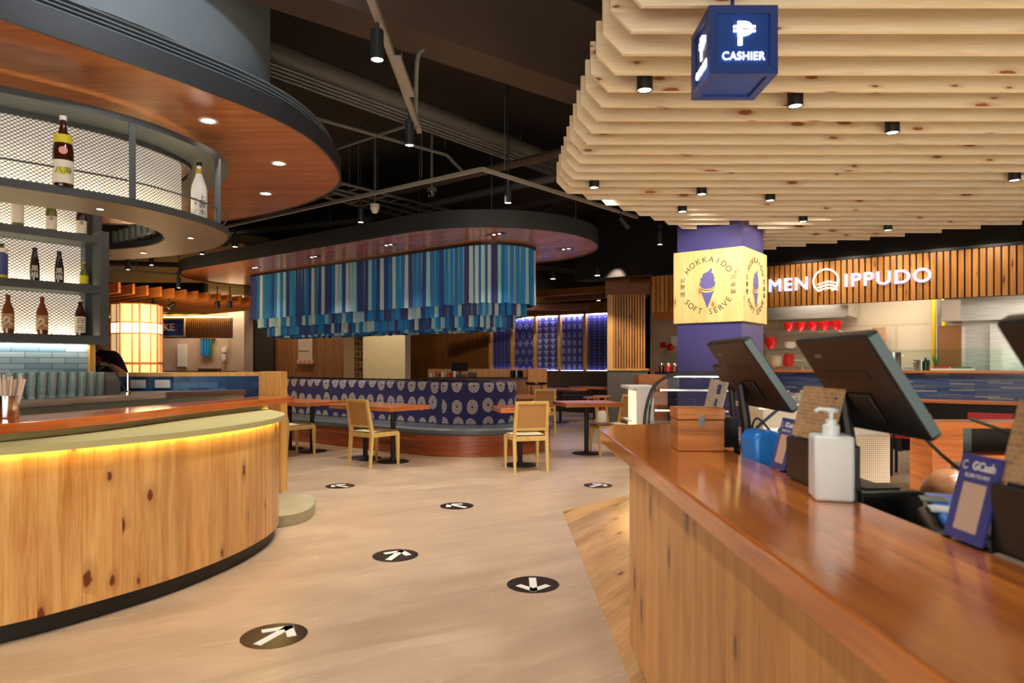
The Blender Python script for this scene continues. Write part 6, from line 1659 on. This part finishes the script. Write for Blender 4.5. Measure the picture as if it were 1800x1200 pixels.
# ============================================================ PEOPLE
def skinbody(name, joints, edges, mat, parent, sub=1):
    me = bpy.data.meshes.new(name); ks = list(joints); me.from_pydata([joints[k][:3] for k in ks], [(ks.index(a), ks.index(b)) for a, b in edges], [])
    o = bpy.data.objects.new(name, me); COL.objects.link(o); me.materials.append(M[mat])
    o.modifiers.new('skin', 'SKIN').use_smooth_shade = True
    if not me.skin_vertices: me.attributes  # created with modifier below
    bmx = bmesh.new(); bmx.from_mesh(me); sk = bmx.verts.layers.skin.verify()
    for v, k in zip(bmx.verts, ks):
        r = joints[k][3]; v[sk].radius = (r, joints[k][4] if len(joints[k]) > 4 else r)
    bmx.verts.ensure_lookup_table(); bmx.verts[0][sk].use_root = True
    bmx.to_mesh(me); bmx.free()
    s_ = o.modifiers.new('sub', 'SUBSURF'); s_.levels = sub; s_.render_levels = sub + 1
    dg = bpy.context.evaluated_depsgraph_get(); ev = bpy.data.meshes.new_from_object(o.evaluated_get(dg))
    o.modifiers.clear(); o.data = ev
    ev.polygons.foreach_set('use_smooth', [True] * len(ev.polygons))
    if not ev.materials: ev.materials.append(M[mat])
    o.parent = parent
    return o
def head(parent, loc, rz, hair=True, tilt=0):
    """head facing local -y before rotation"""
    bmx = bmesh.new(); bmesh.ops.create_uvsphere(bmx, u_segments=24, v_segments=18, radius=1)
    for v in bmx.verts:
        x, y, z = v.co
        jaw = 1 - .28 * max(0, -z) ** 1.2
        v.co = (x * .074 * jaw, y * .094 * (1 - .12 * max(0, -z)), z * .112)
        if y < -.5 and abs(x) < .28 and -.35 < z < .15: v.co.y -= .014 * (1 - abs(x) / .28)
        if y < -.6 and .1 < abs(x) < .55 and .0 < z < .35: v.co.y += .006
        if y < -.5 and abs(x) < .4 and -.62 < z < -.45: v.co.y -= .005
    me = bpy.data.meshes.new('head'); bmx.to_mesh(me); bmx.free(); me.materials.append(M['skin']); me.polygons.foreach_set('use_smooth', [True] * len(me.polygons))
    m4 = Matrix.Translation(loc) @ Matrix.Rotation(rz, 4, 'Z') @ Matrix.Rotation(tilt, 4, 'X')
    me.transform(m4); o = bpy.data.objects.new('head', me); COL.objects.link(o); o.parent = parent
    for s_ in (-1, 1):
        MB().lathe([(.001, 0), (.012, .001), (.013, .006)], 10).xf(m4 @ face((s_ * .03, -.088, .015), (1, 0, 0), (0, 0, 1))).build('eye', 'ink', parent)
        MB().lathe([(.006, 0), (.016, .004), (.018, .012), (.010, .016)], 10).xf(m4 @ face((s_ * .070, 0, 0), (0, -s_, 0), (0, 0, 1))).build('ear', 'skin', parent)
    MB().tube([(-.022, -.088, -.052), (0, -.092, -.054), (.022, -.088, -.052)], .004, 6).xf(m4).build('mouth', 'label_pink', parent)
    bmx = bmesh.new(); bmesh.ops.create_uvsphere(bmx, u_segments=28, v_segments=20, radius=1)
    random.seed(9)
    kill = [v for v in bmx.verts if (v.co.y < -.25 and v.co.z < .45) or v.co.z < -.75]
    bmesh.ops.delete(bmx, geom=kill, context='VERTS')
    for v in bmx.verts: k = 1 + random.uniform(-.03, .03); v.co = (v.co.x * .086 * k, v.co.y * .106 * k + .006, v.co.z * .122 * k + .006)
    me = bpy.data.meshes.new('hair'); bmx.to_mesh(me); bmx.free(); me.materials.append(M['hair']); me.polygons.foreach_set('use_smooth', [True] * len(me.polygons)); me.transform(m4)
    o = bpy.data.objects.new('hair', me); COL.objects.link(o); o.parent = parent
def hand(parent, wrist, dirv, palm_n, side=1):
    """palm + five fingers as skinned chains; dirv = pointing direction"""
    d = Vector(dirv).normalized(); n = Vector(palm_n); n = (n - d * n.dot(d)).normalized(); s_ = d.cross(n) * side
    P = lambda a, b, c: tuple(Vector(wrist) + d * a + s_ * b + n * c)
    J = {'w': (*P(0, 0, 0), .024, .017), 'p': (*P(.05, 0, 0), .036, .014), 'k': (*P(.085, 0, 0), .038, .012)}
    skinbody('palm', J, [('w', 'p'), ('p', 'k')], 'skin', parent)
    for k, (off, L) in enumerate(((-.030, .068), (-.010, .078), (.010, .073), (.029, .058))):
        sp = off * .5
        J = {'a': (*P(.075, off, 0), .0088), 'b': (*P(.085 + L * .42, off + sp * .5, -.006), .0082), 'c': (*P(.085 + L * .75, off + sp * .8, -.016), .0074), 'd': (*P(.085 + L, off + sp, -.028), .006)}
        skinbody('finger', J, [('a', 'b'), ('b', 'c'), ('c', 'd')], 'skin', parent)
    J = {'a': (*P(.025, -.028, 0), .011), 'b': (*P(.055, -.055, -.008), .0095), 'c': (*P(.082, -.068, -.016), .0075)}
    skinbody('thumb', J, [('a', 'b'), ('b', 'c')], 'skin', parent)
# bartender behind the tiled half wall
Yp = 6.75; wxp = lambda px: (px - CX) / F * Yp; wzp = lambda py: CAMZ + (HY - py) / F * Yp
pp = thing('person', 'person in a black shirt behind the bar, one hand raised over the tiled half wall', 'person', (wxp(172), Yp, 0))
J = {'pelvis': (0, 0, .92, .15, .11), 'belly': (0, 0, 1.08, .14, .10), 'chest': (0, 0, 1.26, .16, .11), 'neckb': (.01, 0, 1.39, .07, .06),
     'shl': (-.17, 0, 1.33, .065), 'shr': (.17, 0, 1.33, .065), 'ell': (-.24, .02, 1.05, .05), 'elr': (.30, -.06, 1.12, .05), 'cuffl': (-.22, -.05, .98, .045), 'cuffr': (.335, -.09, 1.135, .043)}
skinbody('shirt', J, [('pelvis', 'belly'), ('belly', 'chest'), ('chest', 'neckb'), ('chest', 'shl'), ('chest', 'shr'), ('shl', 'ell'), ('shr', 'elr'), ('ell', 'cuffl'), ('elr', 'cuffr')], 'shirt_black', pp)
J = {'pelvis': (0, 0, .92, .14, .10), 'hl': (-.09, 0, .84, .09), 'hr': (.09, 0, .84, .09), 'kl': (-.10, 0, .46, .06), 'kr': (.10, 0, .46, .06), 'al': (-.10, .02, .07, .04), 'ar': (.10, .02, .07, .04), 'fl': (-.10, -.12, .035, .034), 'fr': (.10, -.12, .035, .034)}
skinbody('trousers', J, [('pelvis', 'hl'), ('pelvis', 'hr'), ('hl', 'kl'), ('hr', 'kr'), ('kl', 'al'), ('kr', 'ar'), ('al', 'fl'), ('ar', 'fr')], 'black', pp)
J = {'a': (.01, 0, 1.38, .055), 'b': (.01, -.01, 1.50, .05)}
skinbody('neck', J, [('a', 'b')], 'skin', pp)
head(pp, (.01, -.03, 1.58), R(10))
J = {'a': (.32, -.08, 1.13, .042), 'b': (.27, -.12, 1.20, .034), 'c': (.19, -.15, 1.255, .026)}
skinbody('forearm', J, [('a', 'b'), ('b', 'c')], 'skin', pp)
hand(pp, (.19, -.15, 1.255), (-.9, -.05, .25), (0, -1, .1))
J = {'a': (-.22, -.05, .99, .04), 'b': (-.15, -.16, 1.0, .026)}
skinbody('forearm', J, [('a', 'b')], 'skin', pp); hand(pp, (-.15, -.16, 1.0), (.5, -.6, 0), (0, 0, -1))
MB().quad([(-.035, -.075, 1.40), (0, -.085, 1.33), (.05, -.075, 1.40), (.05, -.06, 1.43), (.0, -.075, 1.36), (-.035, -.06, 1.43)]).build('collar', 'white', pp)
# crouching cashier
pc = thing('person', 'brown-haired person crouched behind the cashier counter, only the hair showing', 'person', (1.66, 2.74, 0))
J = {'pelvis': (0.05, .18, .24, .14, .12), 'belly': (0.03, .10, .36, .12, .10), 'chest': (0.0, .0, .50, .14, .11), 'neckb': (0, -.08, .60, .06), 'shl': (-.16, .0, .54, .06), 'shr': (.16, .0, .54, .06), 'ell': (-.20, -.18, .38, .045), 'elr': (.20, -.18, .38, .045), 'cl': (-.14, -.36, .34, .036), 'cr': (.14, -.36, .34, .036)}
skinbody('shirt', J, [('pelvis', 'belly'), ('belly', 'chest'), ('chest', 'neckb'), ('chest', 'shl'), ('chest', 'shr'), ('shl', 'ell'), ('shr', 'elr'), ('ell', 'cl'), ('elr', 'cr')], 'shirt_black', pc)
J = {'pelvis': (0.05, .18, .22, .13, .11), 'hl': (-.06, .12, .22, .09), 'hr': (.16, .12, .22, .09), 'kl': (-.12, -.22, .38, .06), 'kr': (.20, -.22, .38, .06), 'al': (-.11, -.02, .07, .04), 'ar': (.19, -.02, .07, .04), 'fl': (-.12, -.18, .035, .033), 'fr': (.20, -.18, .035, .033)}
skinbody('trousers', J, [('pelvis', 'hl'), ('pelvis', 'hr'), ('hl', 'kl'), ('hr', 'kr'), ('kl', 'al'), ('kr', 'ar'), ('al', 'fl'), ('ar', 'fr')], 'black', pc)
J = {'a': (0, -.08, .59, .05), 'b': (0, -.12, .67, .045)}; skinbody('neck', J, [('a', 'b')], 'skin', pc)
head(pc, (0, -.14, .73), R(15), tilt=R(35))
hand(pc, (-.14, -.36, .34), (.2, -.8, -.2), (0, 0, -1)); hand(pc, (.14, -.36, .34), (-.2, -.8, -.2), (0, 0, -1), -1)
# ============================================================ RIGHT SIDE SEATING BEHIND THE COUNTER
cb = thing('wooden_cubby', 'red-brown wooden counter unit with an open shelf behind the tills', 'shelf unit', (3.16, 4.45, 0))
MB().box(-.42, 1.6, 0, .25, .835, .875).build('top_board', 'table_wood', cb); MB().box(-.42, 1.6, 0, .25, .62, .66).build('shelf_board', 'table_wood', cb)
MB().box(-.42, -.22, .0, .25, .6605, .8345).build('side_panel', 'table_wood', cb); MB().box(-.42, -.30, 0, .25, .0045, .62).build('side_panel', 'table_wood', cb); MB().box(1.5, 1.6, 0, .25, .0045, .62).build('side_panel', 'table_wood', cb); MB().box(1.5, 1.6, 0, .25, .6605, .8345).build('side_panel', 'table_wood', cb); MB().box(-.22, 1.5, .22, .25, .66, .835).build('back_panel', 'black', cb)
MB().box(-.215, -.03, .20, .218, .66, .835).build('blue_box', 'pos_side', cb)
def rchair(x, y, label):
    t = thing('red_chair', label, 'chair', (x, y, 0), ANG_U, 'red-backed chairs at the kitchen ledge')
    MB().box(-.21, .21, -.22, -.18, .50, .72).build('backrest', 'red_seat', t, bevel=.012); MB().box(-.21, .21, -.2, .2, .43, .47).build('seat', 'red_seat', t, bevel=.012)
    for sx in (-1, 1):
        for sy in (-1, 1): MB().box(sx * .18 - .014, sx * .18 + .014, sy * .17 - .014, sy * .17 + .014, 0, .43).build('leg', 'black', t)
        MB().box(sx * .15 - .012, sx * .15 + .012, -.205, -.19, .43, .52).build('back_support', 'black', t)
for px, lb in ((1603, 'red-backed chair at the kitchen ledge, beside the edge of the large till'), (1742, 'red-backed chair at the kitchen ledge, toward the right edge')):
    x = (px - CX) / F * 7.7; rchair(x, 7.7, lb)
dup(ch, (1.72, 3.27, 0), R(-90), 'pale wooden chair whose corner shows beside the brown hair behind the counter', GC)

# ============================================================ SUB-PARTS
SUBP = {'clasp': ['lid'], 'screen': ['monitor'], 'badge': ['monitor'], 'side_trim': ['monitor'], 'rear_housing': ['monitor'], 'vent_plate': ['monitor'],
        'pump_head': ['collar'], 'lens': ['housing', 'lamp_body', 'trim_ring'], 'baffle': ['trim_ring'], 'lettering': ['sign_panel', 'box_panels'], 'emblem': ['sign_panel'], 'paper_panel': ['sign_panel'],
        'arrow': ['disc'], 'top_bracket': ['tabletop'], 'handle': ['pot_body'], 'cone_emblem': ['box_panels'], 'cone_rim': ['box_panels'], 'peso_symbol': ['sign_panel'], 'outlet': ['plate'],
        'ledge_lip': ['ledge'], 'hose': ['body'], 'tap': ['body'], 'collar': ['shirt'], 'eye': ['head'], 'ear': ['head'], 'mouth': ['head'], 'hair': ['head'], 'finger': ['palm'], 'thumb': ['palm'],
        'cord': ['body'], 'printed_mark': ['card'], 'blue_tray': ['terminal_body'], 'white_label': ['terminal_body'], 'display': ['terminal_body'], 'paper_slot': ['printer_body'], 'keypad': ['body']}
bpy.context.view_layer.update()
for root in [o for o in bpy.data.objects if o.parent is None]:
    kids = list(root.children); byn = {}
    for c in kids: byn.setdefault(c.name.split('.')[0], []).append(c)
    for n, ps in SUBP.items():
        for c in byn.get(n, []):
            if n == 'collar' and root.name.startswith('pump'): continue
            for p in ps:
                if p in byn:
                    cand = byn[p]
                    if n in ('finger', 'thumb'):
                        cc_ = sum((Vector(b) for b in c.bound_box), Vector()) / 8
                        cand = sorted(cand, key=lambda q: (sum((Vector(b) for b in q.bound_box), Vector()) / 8 - cc_).length)
                    if cand[0].parent == root: c.parent = cand[0]
                    break
